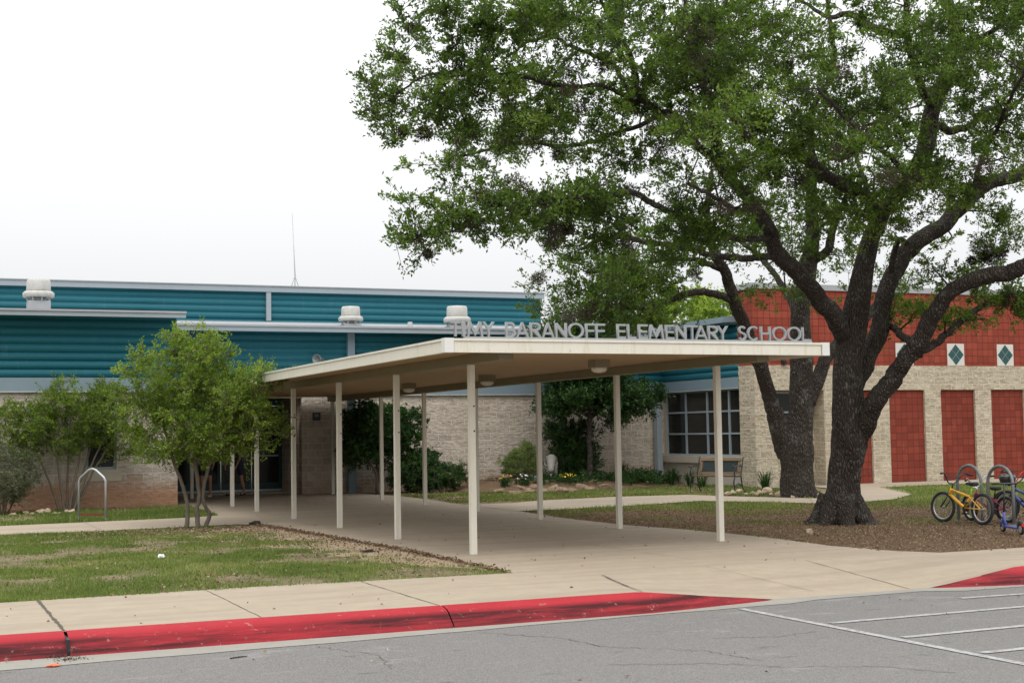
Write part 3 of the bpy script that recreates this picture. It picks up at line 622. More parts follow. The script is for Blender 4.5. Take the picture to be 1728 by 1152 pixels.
# ---------------------------------------------------------------- sign letters on a rail
def arc(cx, cy, rx, ry, a0, a1, n=18): return [(cx+rx*math.cos(R(a0+(a1-a0)*i/n)), cy+ry*math.sin(R(a0+(a1-a0)*i/n))) for i in range(n+1)]
def glyph(ch, w, s=.14):
    v_ = s/1.0
    if ch == 'I': return [[(0, 0), (w, 0), (w, 1), (0, 1)]]
    if ch == 'T': m_ = w/2; return [[(m_-s/2, 0), (m_+s/2, 0), (m_+s/2, 1-s), (w, 1-s), (w, 1), (0, 1), (0, 1-s), (m_-s/2, 1-s)]]
    if ch == 'L': return [[(0, 0), (w, 0), (w, s), (s, s), (s, 1), (0, 1)]]
    if ch == 'E': return [[(0, 0), (w, 0), (w, s), (s, s), (s, .5-s/2), (w*.94, .5-s/2), (w*.94, .5+s/2), (s, .5+s/2), (s, 1-s), (w, 1-s), (w, 1), (0, 1)]]
    if ch == 'F': return [[(0, 0), (s, 0), (s, .5-s/2), (w*.94, .5-s/2), (w*.94, .5+s/2), (s, .5+s/2), (s, 1-s), (w, 1-s), (w, 1), (0, 1)]]
    if ch == 'H': return [[(0, 0), (s, 0), (s, .5-s/2), (w-s, .5-s/2), (w-s, 0), (w, 0), (w, 1), (w-s, 1), (w-s, .5+s/2), (s, .5+s/2), (s, 1), (0, 1)]]
    if ch == 'N': return [[(0, 0), (s, 0), (s, .66), (w-s*1.05, 0), (w, 0), (w, 1), (w-s, 1), (w-s, .34), (s*1.05, 1), (0, 1)]]
    if ch == 'M':
        m_ = w/2; i_ = w*.13
        return [[(0, 0), (s, 0), (i_+s*.75, .62), (m_, .02), (w-i_-s*.75, .62), (w-s, 0), (w, 0), (w-i_+.02, 1), (w-i_-.12, 1), (m_, .36), (i_+.12, 1), (i_-.02, 1)]]
    if ch == 'Y': m_ = w/2; return [[(m_-s/2, 0), (m_+s/2, 0), (m_+s/2, .44), (w, 1), (w-s*1.15, 1), (m_, .60), (s*1.15, 1), (0, 1), (m_-s/2, .44)]]
    if ch == 'A':
        m_ = w/2; o = [(0, 0), (s*1.05, 0), (s*1.05+(m_-s*.55)*.22, .2), (w-s*1.05-(m_-s*.55)*.22, .2), (w-s*1.05, 0), (w, 0), (m_+.05, 1), (m_-.05, 1)]
        k = (m_-s*.55)
        return [o, [(s*1.05+k*.38, .355), (w-s*1.05-k*.38, .355), (m_, .76)]]
    if ch == 'O': return [arc(w/2, .5, w/2, .52, 0, 360, 40)[:-1], arc(w/2, .5, w/2-s, .52-s*.9, 0, 360, 40)[:-1]]
    if ch == 'C': return [arc(w/2, .5, w/2, .52, 48, 312, 34)+arc(w/2, .5, w/2-s, .52-s*.9, 312, 48, 34)]
    if ch == 'S':
        r1, r2 = .26, .29; cx = w/2; ro_x = w/2
        outer = arc(cx, 1-.26, ro_x*.92, .28, 25, 270, 22)+arc(cx, .27, ro_x-s, .29-s*.95, 90, -150, 20)
        inner = arc(cx, .27, ro_x, .29, -150, 90, 20)+arc(cx, 1-.26, ro_x*.92-s, .28-s*.95, 270, 25, 22)
        return [outer+inner]
    if ch in 'BR':
        y0 = .46; o = [(0, 0)]
        if ch == 'B': o += [(w*.5, 0)]+arc(w*.55, .265, w*.45, .265, -90, 75, 14)+arc(w*.5, .755, w*.40, .245, -60, 90, 14)+[(0, 1)]
        else: o += [(s, 0), (s, .42), (s+.04, .42), (w-s*1.3, 0), (w, 0), (w*.64, .47)]+arc(w*.52, .72, w*.44, .28, -55, 90, 14)+[(0, 1)]
        hs_ = []
        if ch == 'B': hs_ = [[(s, s*.9)]+arc(w*.5, .27, w*.45-s, .265-s*.9, -90, 90, 10)+[(s, .535-s*.9)], [(s, .595)]+arc(w*.45, .72, w*.42-s, .125, -90, 90, 10)+[(s, 1-s*.9)]]
        else: hs_ = [[(s, .57)]+arc(w*.48, .71, w*.45-s, .14, -90, 90, 10)+[(s, 1-s*.9)]]
        if ch == 'B': hs_[0][-1] = (s, .265+.265-s*.9)
        return [o]+hs_
def letter_mesh(ch, wm, h, depth=.035):
    cu = bpy.data.curves.new('letter', 'CURVE'); cu.dimensions = '2D'; cu.fill_mode = 'BOTH'; cu.extrude = depth/2
    for pts in glyph(ch, wm/h):
        sp_ = cu.splines.new('POLY'); sp_.points.add(len(pts)-1); sp_.use_cyclic_u = True
        for q, (x, y) in zip(sp_.points, pts): q.co = (x*h, y*h, 0, 1)
    ob = bpy.data.objects.new('tmp', cu); me = bpy.data.meshes.new_from_object(ob); bpy.data.objects.remove(ob); bpy.data.curves.remove(cu)
    return me
LET = [('T',760,777),('I',779.8,785),('M',788,815),('Y',814.5,834.5),('B',853,870.5),('A',870.5,892),('R',894.5,913),('A',914,935),('N',937,956.5),('O',958.5,985),('F',988,1003),('F',1005,1021),
       ('E',1041,1055.5),('L',1058.5,1073),('E',1077,1092.5),('M',1094,1120),('E',1122.7,1137.5),('N',1140,1158),('T',1158.5,1177),('A',1172.5,1194),('R',1194.5,1212),('Y',1210.5,1229),
       ('S',1245.5,1259),('C',1261,1281.5),('H',1283,1300),('O',1303,1327),('O',1328,1351.5),('L',1353,1368)]
SY = CY0+.03; LZ = CT+.025; LH = float(AY(863, 543.3, SY)[2])-LZ
SIGN = empty('sign_lettering', (8.7, SY, CT), label='raised grey metal letters spelling the school name along the canopy front', cat='sign')
rl = MB(); rl.box(CX0+.25, CX1-.25, SY-.03, SY+.03, CT+.001, CT+.024); rl.build('rail', m_roof, SIGN)
for i, (ch, a, b) in enumerate(LET):
    xa = float(AY(a, 571, SY)[0]); xb = float(AY(b, 571, SY)[0]); me = letter_mesh(ch, xb-xa, LH)
    o = mkobj('letter', me, m_letter, SIGN); o.rotation_euler = (math.pi/2, 0, 0)
    o.location = (xa-SIGN.location.x, (.008 if (ch == 'A' and a > 1170 and a < 1180) or (ch == 'Y' and a > 1200) else 0.), LZ-SIGN.location.z)
# ================================================================ foliage tools
def unit(v): return v/(np.linalg.norm(v, axis=-1, keepdims=True)+1e-9)
def leaf_quads(P, D, ln, wd, rg, fold=.25):
    """one rhombus leaf per row: base P, direction D"""
    n = len(P); D = unit(D); A = unit(np.cross(D, rg.normal(size=(n, 3)))); N = np.cross(D, A)
    ln = np.asarray(ln).reshape(-1, 1); wd = np.asarray(wd).reshape(-1, 1)
    mid = P+D*ln*.5
    out = np.empty((n, 4, 3)); out[:, 0] = P; out[:, 1] = mid+A*wd*.5+N*wd*fold; out[:, 2] = P+D*ln-N*wd*fold*.6; out[:, 3] = mid-A*wd*.5+N*wd*fold
    return out.reshape(-1, 3)
def twig_tris(A, Bp, w):
    """thin 3-sided twigs from A to Bp as triangles pairs (quads)"""
    d = unit(Bp-A); s = unit(np.cross(d, np.array([.3, .2, 1.]))); u = np.cross(d, s); q = []
    for k in range(3):
        a0 = k*2.094; a1 = (k+1)*2.094
        o0 = (math.cos(a0)*s+math.sin(a0)*u)*w; o1 = (math.cos(a1)*s+math.sin(a1)*u)*w
        q.append(np.stack([A+o0, A+o1, Bp+o1*.4, Bp+o0*.4], 1))
    return np.concatenate(q, 0).reshape(-1, 3)
def spray(C, r, base, rg, twigs=7, leaves=16, ln=.07, wd=.034, up=.25, droop=0.):
    """leafy clusters: C centres (n,3), r radius (n,), base: where each one hangs from"""
    n = len(C); O = unit(C-base)[:, None, :]
    T = unit(rg.normal(size=(n, twigs, 3))*np.array([1, 1, .75])+O*.7+np.array([0, 0, up-droop]))
    Ls = r[:, None, None]*rg.uniform(.6, 1.25, (n, twigs, 1)); S = C[:, None, :]-O*r[:, None, None]*.35+rg.normal(size=(n, twigs, 3))*r[:, None, None]*.18
    E_ = S+T*Ls
    tt = rg.uniform(.2, 1.02, (n, twigs, leaves, 1))**.75
    P = S[:, :, None]+(E_-S)[:, :, None]*tt+rg.normal(size=(n, twigs, leaves, 3))*r[:, None, None, None]*.075
    D = T[:, :, None]*.8+rg.normal(size=(n, twigs, leaves, 3))*.8+np.array([0, 0, .25])
    ct = rg.uniform(0, 1, (n, 1, 1)); tw = rg.uniform(0, 1, (n, twigs, 1))
    tint = np.clip(.42*ct+.25*tw+.40*rg.uniform(0, 1, (n, twigs, leaves))-.04+0*tt[..., 0], 0, 1).ravel()
    k = n*twigs*leaves; sz = rg.uniform(.65, 1.25, k)
    q = leaf_quads(P.reshape(-1, 3), D.reshape(-1, 3), ln*sz, wd*sz, rg)
    return q, tint, twig_tris(S.reshape(-1, 3), E_.reshape(-1, 3), .0045)
def catmull(pts, n=6):
    pts = np.array(pts, float); out = []
    P_ = np.vstack([2*pts[0]-pts[1], pts, 2*pts[-1]-pts[-2]])
    for i in range(1, len(P_)-2):
        for j in range(n):
            t_ = j/n; a, b, c, d = P_[i-1:i+3]
            out.append(.5*((2*b)+(-a+c)*t_+(2*a-5*b+4*c-d)*t_**2+(-a+3*b-3*c+d)*t_**3))
    out.append(pts[-1]); return np.array(out)
class Skel:
    def __init__(s): s.p = []; s.r = []
    def limb(s, mb, pts, n=16, jit=.07, seed=0, wig=.0):
        """pts rows: x y z r"""
        c = catmull(pts, 7); rr = np.maximum(c[:, 3], .006)
        if wig:
            r_ = np.random.default_rng(seed); w = np.cumsum(r_.normal(size=(len(c), 3))*wig, 0); w -= np.linspace(0, 1, len(c))[:, None]*w[-1]; c[:, :3] += w
        mb.tube(c[:, :3], rr, n, jitter=jit, seed=seed); s.p += [v for v in c[:, :3]]; s.r += list(rr)
    def attach(s, mb, C, rg, rmin=.012, n=5, minr=.0, sag=.12, maxr=.2):
        """grow a thin branch to every cluster centre from the nearest wood; returns each one's last wood point"""
        P_ = [np.array(v) for v in s.p]; R_ = list(s.r); base = np.zeros_like(C)
        ok = np.array([r < maxr for r in R_]); arr = np.array(P_); D0 = np.array([np.min(np.linalg.norm(arr-c, axis=1)) for c in C])
        nodes = np.array(P_); rad = np.array(R_); pen = np.where(rad > maxr, 2.5, 0)
        for i in np.argsort(D0):
            c = C[i]; d = np.linalg.norm(nodes-c, axis=1)+pen+np.maximum(0, nodes[:, 2]-c[2])*.5; j = int(np.argmin(d)); a = nodes[j]; L_ = np.linalg.norm(c-a)
            if L_ < .05: base[i] = a-np.array([0, 0, .05]); continue
            k = max(2, int(L_/.35)+1); tt = np.linspace(0, 1, k+1)[:, None]
            bend = rg.normal(size=3)*.13*L_; bend[2] += sag*L_
            pts = a+(c-a)*tt+bend*np.sin(np.pi*tt)+np.vstack([np.zeros(3), rg.normal(size=(k-1, 3))*.035*L_**.5, np.zeros(3)])
            r0 = min(rad[j]*.7, rmin+.018*L_); rr = r0+(rmin*.55-r0)*tt[:, 0]
            mb.tube(pts, rr, n, cap=False); nodes = np.vstack([nodes, pts[1:]]); rad = np.append(rad, rr[1:]); pen = np.append(pen, np.zeros(k)); base[i] = pts[-2]
        return base
def wood_obj(mb, name, mat, parent): return mb.build(name, mat, parent)
def quads_to(name, q, mat, parent, tint=None): return np_mesh(name, q, 4, mat, parent, tint)

# ================================================================ the two big oaks
def blobs(rg, L_, dens, dz=0.):
    out = []; rs = []
    for b in L_:
        px, py, rx, ry, w, d, dd = b
        n = max(1, int(dens*w*rx*ry/1000+.5))
        g_ = max(1, int(round(n/5.5))); k = 0
        for gi in range(g_):
            a = rg.uniform(0, 6.283); q = math.sqrt(rg.uniform(0, 1)); h = math.sqrt(max(0, 1-q*q))
            dq = d+dd*h*rg.uniform(-1, 1); p = CO+(V(px+rx*q*math.cos(a), py+ry*q*math.sin(a), 1)-CO)*dq; tb = rg.uniform(-.16, .16)
            for _ in range(n//g_+(1 if gi < n % g_ else 0)):
                out.append(p+rg.normal(size=3)*np.array([.34, .34, .17])*(dq/24)); rs.append(tb)
    blobs.tb = np.array(rs); return np.array(out)
def limbpts(L_, k=.60): return [(*V(x, y, d), r*k*d/F_PX) for x, y, r, d in L_]
rg1 = np.random.default_rng(11)
b1 = G(1420, 882); d1 = dep(b1)
OAK = empty('oak_tree', b1, 0, 'broad spreading live oak with dark forked trunk rising from the mulch by the bikes', 'tree', 'large live oaks')
sk = Skel(); wood = MB(); D = d1
# root flare + trunk
sk.limb(wood, limbpts([(1409, 894, 74, D), (1412, 872, 62, D), (1421, 840, 50, D), (1427, 790, 44, D), (1434, 740, 50, D), (1431, 690, 46, D), (1432, 620, 41, D), (1438, 550, 40, D), (1450, 500, 33, D-.1), (1460, 440, 27, D-.2), (1474, 390, 24, D-.2), (1500, 345, 21, D-.2),
    (1535, 300, 22, D), (1562, 250, 24, D+.3), (1572, 190, 23, D+.4), (1594, 130, 19, D+.5), (1612, 60, 17, D+.6), (1600, 0, 14, D+.8), (1585, -80, 9, D+1)]), 22, .05, 1)
for k, (dx_, dy_) in enumerate([(-.75, -.3), (.75, -.2), (-.35, -.75), (.45, -.6), (.1, .8), (-.7, .35)]):
    p0 = np.array(b1)+[dx_*.22, dy_*.22, .42]; p1 = np.array(b1)+[dx_*.50, dy_*.50, .07]; p2 = np.array(b1)+[dx_*.85, dy_*.85, -.08]
    sk.limb(wood, [(*p0, .20), (*p1, .14), (*p2, .05)], 10, .08, 60+k)
limbs1 = [
 [(1437, 590, 24, D), (1415, 545, 27, D-.3), (1390, 510, 25, D-.6), (1355, 468, 23, D-1), (1320, 435, 22, D-1.3), (1306, 390, 20, D-1.6), (1280, 345, 18, D-2), (1245, 305, 16, D-2.3), (1222, 265, 15, D-2.5), (1210, 220, 14, D-2.7), (1192, 170, 11, D-3), (1178, 110, 9, D-3.2), (1165, 50, 7, D-3.4), (1150, -30, 5, D-3.5)],
 [(1228, 285, 12, D-2.4), (1190, 262, 12, D-2.2), (1160, 238, 11, D-2), (1130, 205, 11, D-1.9), (1090, 184, 11, D-1.8), (1062, 155, 11, D-1.8), (1056, 115, 9, D-1.9), (1040, 78, 8, D-2), (1005, 45, 7, D-2.1), (960, 34, 6, D-2.2), (915, 22, 4, D-2.3), (860, 5, 3, D-2.4)],
 [(1050, 92, 7, D-2), (1030, 50, 6, D-2.2), (1015, 10, 5, D-2.4), (1000, -50, 3, D-2.5)],
 [(1062, 155, 8, D-1.8), (1030, 100, 6, D-1.5), (1000, 90, 6, D-1.4), (960, 72, 5, D-1.3), (925, 60, 5, D-1.2), (890, 75, 4, D-1), (850, 100, 3, D-.9)],
 [(1075, 172, 8, D-1.8), (1030, 152, 6, D-2.4), (960, 148, 6, D-2.8), (880, 130, 6, D-3.2), (810, 128, 5, D-3.5), (760, 125, 4, D-3.7), (700, 140, 3, D-3.9), (650, 170, 2.5, D-4), (610, 190, 2, D-4)],
 [(1120, 200, 8, D-1.9), (1060, 215, 6, D-1.2), (1000, 235, 6, D-.6), (940, 240, 5, D-.2), (880, 240, 5, D), (820, 250, 4, D), (770, 270, 3, D)],
 [(1300, 400, 9, D-1.6), (1240, 400, 9, D-2.2), (1180, 372, 9, D-2.8), (1120, 350, 8, D-3.2), (1060, 330, 8, D-3.6), (1000, 335, 6, D-4), (940, 345, 6, D-4.2), (880, 350, 5, D-4.5), (820, 370, 4, D-4.6), (760, 388, 3, D-4.7), (700, 400, 2.5, D-4.8), (660, 395, 2, D-4.8)],
 [(1330, 445, 9, D-1.2), (1290, 430, 9, D-.9), (1250, 432, 10, D-.5), (1200, 428, 9, D-.2), (1150, 415, 8, D), (1090, 405, 7, D+.2), (1030, 400, 6, D+.4), (980, 420, 5, D+.5)],
 [(1480, 395, 16, D-.2), (1468, 350, 18, D-.8), (1430, 322, 17, D-1.3), (1385, 305, 16, D-1.8), (1350, 268, 15, D-2.3), (1300, 255, 12, D-2.8), (1262, 238, 10, D-3.3), (1232, 205, 9, D-3.7), (1205, 160, 7, D-4), (1180, 110, 5, D-4.2), (1150, 60, 4, D-4.4)],
 [(1385, 305, 10, D-1.8), (1370, 240, 9, D-1.5), (1372, 190, 9, D-1.2), (1395, 150, 8, D-.9), (1405, 100, 7, D-.7), (1400, 40, 6, D-.5), (1390, -30, 4, D)],
 [(1438, 660, 26, D+.15), (1462, 610, 27, D+.3), (1482, 560, 27, D+.5), (1492, 500, 25, D+.6), (1512, 455, 24, D+.8), (1545, 412, 24, D+1), (1590, 378, 23, D+1.3), (1630, 338, 21, D+1.7), (1672, 308, 19, D+2), (1728, 290, 17, D+2.3), (1790, 240, 13, D+2.7), (1850, 180, 8, D+3)],
 [(1500, 480, 10, D+.7), (1515, 410, 8, D+.3), (1530, 412, 8, D), (1470, 398, 7, D-.2)][:3],
 [(1447, 745, 26, D-.05), (1468, 702, 29, D-.2), (1492, 655, 27, D-.4), (1522, 610, 24, D-.6), (1552, 565, 24, D-.8), (1575, 525, 24, D-1), (1600, 492, 22, D-1.2), (1640, 470, 23, D-1.4), (1690, 462, 22, D-1.6), (1740, 448, 20, D-1.8), (1800, 430, 16, D-2), (1870, 380, 9, D-2.2)],
 [(1548, 600, 12, D-.7), (1585, 575, 11, D-.4), (1615, 545, 9, D-.1), (1650, 520, 8, D+.2), (1700, 500, 6, D+.4), (1740, 495, 4, D+.6)],
 [(1545, 582, 12, D-.7), (1522, 563, 10, D-.1), (1500, 550, 9, D+.6), (1480, 545, 7, D+1.2)],
 [(1574, 185, 14, D+.4), (1556, 150, 11, D+.2), (1540, 110, 11, D), (1532, 60, 9, D-.3), (1530, 10, 7, D-.6), (1520, -50, 4, D-.8)],
 [(1538, 65, 10, D-.3), (1495, 55, 11, D), (1462, 40, 10, D+.3), (1425, 22, 8, D+.6), (1395, 22, 6, D+.8), (1350, 0, 4, D+1)],
 [(1572, 205, 10, D+.4), (1605, 217, 11, D+.7), (1640, 208, 9, D+1), (1665, 188, 8, D+1.3), (1700, 190, 6, D+1.6), (1745, 150, 4, D+1.8)],
 [(1600, 110, 9, D+.5), (1650, 70, 7, D-.2), (1700, 40, 6, D-.8), (1760, 0, 4, D-1.5)],
 [(1280, 340, 8, D-2), (1250, 350, 7, D-3), (1210, 330, 6, D-4), (1160, 310, 4, D-5)],
 [(1545, 300, 9, D), (1490, 250, 7, D-2), (1430, 200, 5, D-4), (1380, 150, 4, D-5.5)],
 [(1640, 335, 8, D+1.7), (1660, 260, 6, D), (1690, 200, 5, D-2), (1730, 120, 4, D-3.5)],
 [(1440, 520, 12, D), (1460, 440, 9, D+2), (1470, 350, 8, D+4), (1440, 250, 5, D+5.5)],
]
for i, l in enumerate(limbs1): sk.limb(wood, limbpts(l), 14, .07, 100+i, .012)
# crown: px, py, rx, ry, weight, depth, half depth
Lb = D-4; crown1 = [
 (730, 20, 90, 34, 1.1, Lb, 1.0), (665, 72, 44, 34, .9, Lb, .8), (790, 55, 70, 35, .9, Lb+.5, 1.2), (880, 40, 80, 45, 1, Lb+1, 1.5), (960, 70, 70, 45, .9, Lb+1.5, 1.5), (1000, 15, 80, 40, 1, Lb+1.5, 1.8),
 (622, 185, 36, 26, 1.1, Lb, .6), (640, 150, 45, 28, 1.1, Lb, .7), (690, 135, 50, 26, 1.1, Lb, .8), (700, 185, 60, 36, 1.1, Lb, .9), (660, 232, 30, 20, .9, Lb, .5), (745, 175, 55, 45, 1.1, Lb+.2, 1), (800, 165, 60, 40, 1.1, Lb+.4, 1.2), (850, 125, 60, 28, 1, Lb+.8, 1.2),
 (735, 225, 40, 25, .9, Lb, .7), (870, 185, 60, 40, 1.1, Lb+1, 1.5), (930, 150, 60, 40, 1, Lb+1.3, 1.5), (820, 235, 60, 32, 1.0, D-.3, 1), (765, 270, 36, 22, 1.0, D, .7), (890, 240, 60, 32, 1, D-.5, 1.3), (950, 215, 55, 50, 1, D-.8, 1.6),
 (680, 400, 38, 20, 1.2, D-4.8, .5), (700, 425, 40, 14, 1.0, D-4.8, .5), (740, 393, 50, 24, 1.2, D-4.7, .6), (795, 370, 45, 28, 1.1, D-4.6, .7), (840, 335, 35, 28, 1, D-4.5, .8), (830, 385, 45, 26, 1.1, D-4.5, .8), (890, 345, 60, 34, 1.2, D-4.2, 1), (905, 395, 55, 30, 1.0, D-4.2, 1),
 (960, 330, 60, 36, 1.2, D-4, 1.2), (985, 385, 60, 35, 1.2, D-3.8, 1.2), (1040, 350, 55, 40, 1.1, D-3.5, 1.5), (1040, 280, 60, 36, 1.0, D-2, 2), (1020, 210, 60, 42, 1.1, D-1.8, 2),
 (1085, 60, 90, 70, 1.05, D-2.5, 2.6), (1120, 150, 80, 60, 1.15, D-2.5, 2.6), (1110, 250, 60, 45, .9, D-2.5, 2.6), (1175, 60, 90, 75, 1.25, D-3.5, 2.8), (1200, 150, 70, 60, 1.25, D-3.6, 2.8), (1120, 400, 70, 38, 1.1, D-2, 2),
 (1180, 350, 60, 34, 1, D-3.5, 1.6), (1250, 215, 80, 60, .95, D-3.2, 3), (1290, 110, 80, 60, .65, D-2, 3.5), (1340, 40, 90, 50, .85, D-1, 3.5), (1270, 20, 80, 40, 1.0, D-2, 3),
 (1390, 100, 60, 50, .55, D-1, 3.5), (1400, 200, 80, 60, .75, D-3, 3), (1330, 190, 60, 60, .75, D-2.5, 3), (1320, 300, 80, 45, 1.0, D-2.5, 2.5), (1220, 400, 70, 35, 1.0, D-1.6, 2), (1290, 440, 36, 22, .7, D-1, 1), (1400, 350, 80, 45, .95, D-.5, 2.8),
 (1480, 110, 70, 50, .75, D-2, 3), (1480, 220, 80, 70, 1.0, D-2.5, 3), (1500, 320, 70, 45, 1.2, D-1.8, 2.0), (1490, 375, 46, 24, 1.0, D-1.6, 1), (1560, 330, 60, 40, 1.1, D-1.5, 1.6), (1580, 60, 70, 60, 1.0, D-2, 3), (1500, 30, 60, 40, .8, D-1, 3), (1560, 150, 44, 50, .55, D-2.5, 2),
 (1640, 60, 80, 60, 1.2, D-2, 3), (1700, 120, 60, 60, 1.25, D-2.5, 3), (1670, 30, 80, 40, 1.1, D-1, 3), (1640, 150, 50, 34, .8, D-1.5, 2.5), (1690, 240, 60, 44, 1.1, D-1.5, 2.5), (1610, 275, 50, 32, 1.2, D-1.5, 2), (1640, 320, 46, 24, .9, D-1, 1.5), (1730, 320, 40, 30, .8, D, 2),
 (1720, 390, 44, 26, .6, D+1, 1.5), (1640, 420, 44, 16, .22, D+1, 1.2), (1700, 415, 44, 34, .9, D+.5, 1.5), (1712, 505, 44, 28, 1.3, D+.4, .8), (1660, 470, 50, 30, .7, D, 1), (1650, 500, 40, 20, .7, D+.2, .8), (1600, 555, 40, 30, .9, D-.1, .8), (1545, 500, 50, 44, 1.0, D+1.2, .9), (1620, 480, 50, 40, .6, D-.4, .9), (1510, 548, 24, 18, .7, D+1, .5), (1590, 440, 50, 30, .3, D+1.4, 1),
 (1800, 100, 90, 140, .9, D-1, 3), (1800, 320, 80, 90, .7, D, 2.5), (1830, 430, 60, 40, .6, D-1, 1.5), (1400, -70, 380, 60, .5, D-1, 4), (950, -60, 180, 45, .5, D-2.5, 2), (1420, 180, 300, 150, .22, D+4, 2), (1200, 120, 200, 110, .22, D+2, 1.5),
]
C1 = blobs(rg1, crown1, 7.3); tb1 = blobs.tb
_dz = (C1-CO) @ CF; _px = 864+F_PX*((C1-CO) @ CR)/_dz; _py = 576-F_PX*((C1-CO) @ CU)/_dz
_k = (_px > np.where(_py < 110, 655, np.where(_py < 330, 612, 672))); C1 = C1[_k]; tb1 = tb1[_k]      # the crown's windward limit
base = sk.attach(wood, C1, rg1, .011, 5)
r1 = rg1.uniform(.20, .36, len(C1)); q, ti, tw = spray(C1, r1, base, rg1, 8, 18, .060, .029)
ti = np.clip(ti+np.repeat(tb1, 8*18), 0, 1); wood_obj(wood, 'trunk', m_bark, OAK); quads_to('crown', q, m_oakleaf, OAK, ti); quads_to('twigs', tw, m_bark, OAK)
print('oak1 clusters', len(C1), 'leaves', len(q)//4)
def moss(L_, parent, rg, n=260):
    P_, D_, T_ = [], [], []
    for px, py, r, d in L_:
        c = V(px, py, d); near = moss.C[np.argmin(np.linalg.norm(moss.C-c, axis=1))]; c = near if np.linalg.norm(near-c) > .3 else c; rr = r*d/F_PX; dr = unit(rg.normal(size=(n, 3)))
        P_.append(c+dr*rr*1.25*rg.uniform(0, 1, (n, 1))**.6*np.array([1, 1, .8])); D_.append(dr+rg.normal(size=(n, 3))*.35); T_.append(rg.uniform(0, 1)*.5+rg.uniform(0, .5, n))
    P_, D_, T_ = np.concatenate(P_), np.concatenate(D_), np.concatenate(T_); q = leaf_quads(P_, D_, rg.uniform(.035, .08, len(P_)), np.full(len(P_), .012), rg, .1)
    o = quads_to('ball_moss', q, m_moss, parent, T_); o['kind'] = 'stuff'
moss.C = np.vstack([C1, np.array(sk.p)])
mosspts = [(661, 82, 6, Lb), (757, 92, 6, Lb+.5), (692, 48, 5, Lb), (716, 225, 9, Lb), (700, 256, 5, Lb), (757, 276, 12, D), (765, 262, 10, D), (815, 275, 7, D), (800, 190, 9, D-3), (838, 250, 13, D-.2), (780, 235, 9, D), (900, 265, 12, D-.5), (905, 280, 10, D-.5), (925, 275, 8, D-.4), (893, 240, 14, D-.6),
 (808, 330, 9, D-4.5), (825, 337, 9, D-4.5), (868, 312, 14, D-4.4), (885, 325, 13, D-4.3), (905, 305, 10, D-4), (700, 400, 10, D-4.8), (722, 428, 4, D-4.8), (935, 388, 10, D-4.2), (925, 440, 8, D-4), (928, 425, 7, D-4), (1000, 320, 12, D-3.6), (1160, 50, 18, D-5), (1180, 90, 20, D-5), (1190, 60, 14, D-5), (1330, 110, 6, D-2), (1070, 260, 16, D-3), (955, 120, 10, D-2),
 (1515, 108, 6, D-2), (1525, 380, 9, D-1), (1500, 300, 14, D-3), (1420, 260, 14, D-4), (1450, 230, 12, D-4), (1640, 400, 7, D+.6), (1650, 415, 8, D+.6), (1662, 402, 6, D+.6), (1672, 420, 8, D+.6), (1680, 438, 8, D+.5), (1690, 425, 7, D+.5), (1665, 385, 6, D+.6), (1655, 370, 5, D+.8), (1690, 510, 9, D+.3), (1702, 495, 10, D+.3), (1715, 515, 9, D+.3), (1640, 440, 5, D+.6), (1222, 350, 10, D-4), (980, 180, 12, D-2), (1030, 130, 10, D-3), (860, 180, 9, D-3.5), (1145, 210, 16, D-3.5), (1095, 300, 10, D-3)]
moss([(a, b, c_*1.15, d_) for a, b, c_, d_ in mosspts]+[(x, y, rg1.uniform(10, 18), D+rg1.uniform(-4, -2)) for x, y in [(800, 250), (850, 265), (770, 245), (930, 270), (870, 200), (950, 340), (900, 380), (1010, 340), (1100, 330), (1060, 410), (1180, 400), (1250, 260), (1380, 330), (1160, 150), (1480, 280), (1560, 340), (1350, 420), (960, 420), (1000, 190), (1120, 250), (1300, 200), (1420, 120), (1660, 280), (1690, 360)]], OAK, rg1, 420)

rg2 = np.random.default_rng(23)
b2 = G(1350, 838); D2_ = dep(b2); D = D2_
OAK2 = empty('oak_tree', b2, 0, 'live oak with two dark stems behind the canopy corner, ringed by pale rocks', 'tree', 'large live oaks')
sk = Skel(); wood = MB()
sk.limb(wood, limbpts([(1350, 846, 58, D), (1348, 828, 50, D), (1345, 790, 46, D), (1342, 745, 50, D), (1352, 700, 36, D), (1352, 640, 32, D), (1352, 580, 30, D), (1352, 520, 27, D), (1362, 460, 25, D), (1372, 400, 19, D), (1368, 340, 15, D), (1372, 280, 11, D), (1360, 200, 8, D)]), 18, .05, 2)
for i, l in enumerate([
 [(1334, 765, 36, D), (1316, 725, 29, D-.1), (1299, 680, 22, D-.2), (1284, 635, 20, D-.4), (1268, 590, 19, D-.6), (1251, 545, 18, D-.8), (1236, 505, 17, D-1), (1218, 455, 15, D-1.2), (1200, 410, 12, D-1.4), (1192, 350, 9, D-1.6), (1200, 290, 6, D-1.8)],
 [(1232, 505, 10, D-1), (1205, 494, 10, D-1.3), (1165, 492, 9, D-1.8), (1125, 505, 8, D-2.2), (1090, 520, 6, D-2.6), (1050, 520, 5, D-3)],
 [(1362, 680, 20, D), (1378, 640, 20, D+.2), (1398, 605, 17, D+.4), (1420, 575, 15, D+.7), (1465, 530, 12, D+1), (1500, 480, 8, D+1.4), (1540, 430, 5, D+1.8)],
 [(1375, 440, 14, D), (1395, 420, 12, D-.3), (1410, 380, 9, D-.6), (1430, 330, 6, D-1)],
 [(1352, 560, 12, D), (1330, 500, 10, D+1), (1290, 440, 8, D+2), (1240, 400, 6, D+3)],
 [(1218, 455, 9, D-1.2), (1170, 440, 7, D-1.8), (1110, 440, 6, D-2.4), (1050, 450, 5, D-3), (990, 460, 4, D-3.4)],
]): sk.limb(wood, limbpts(l), 12, .07, 200+i, .012)
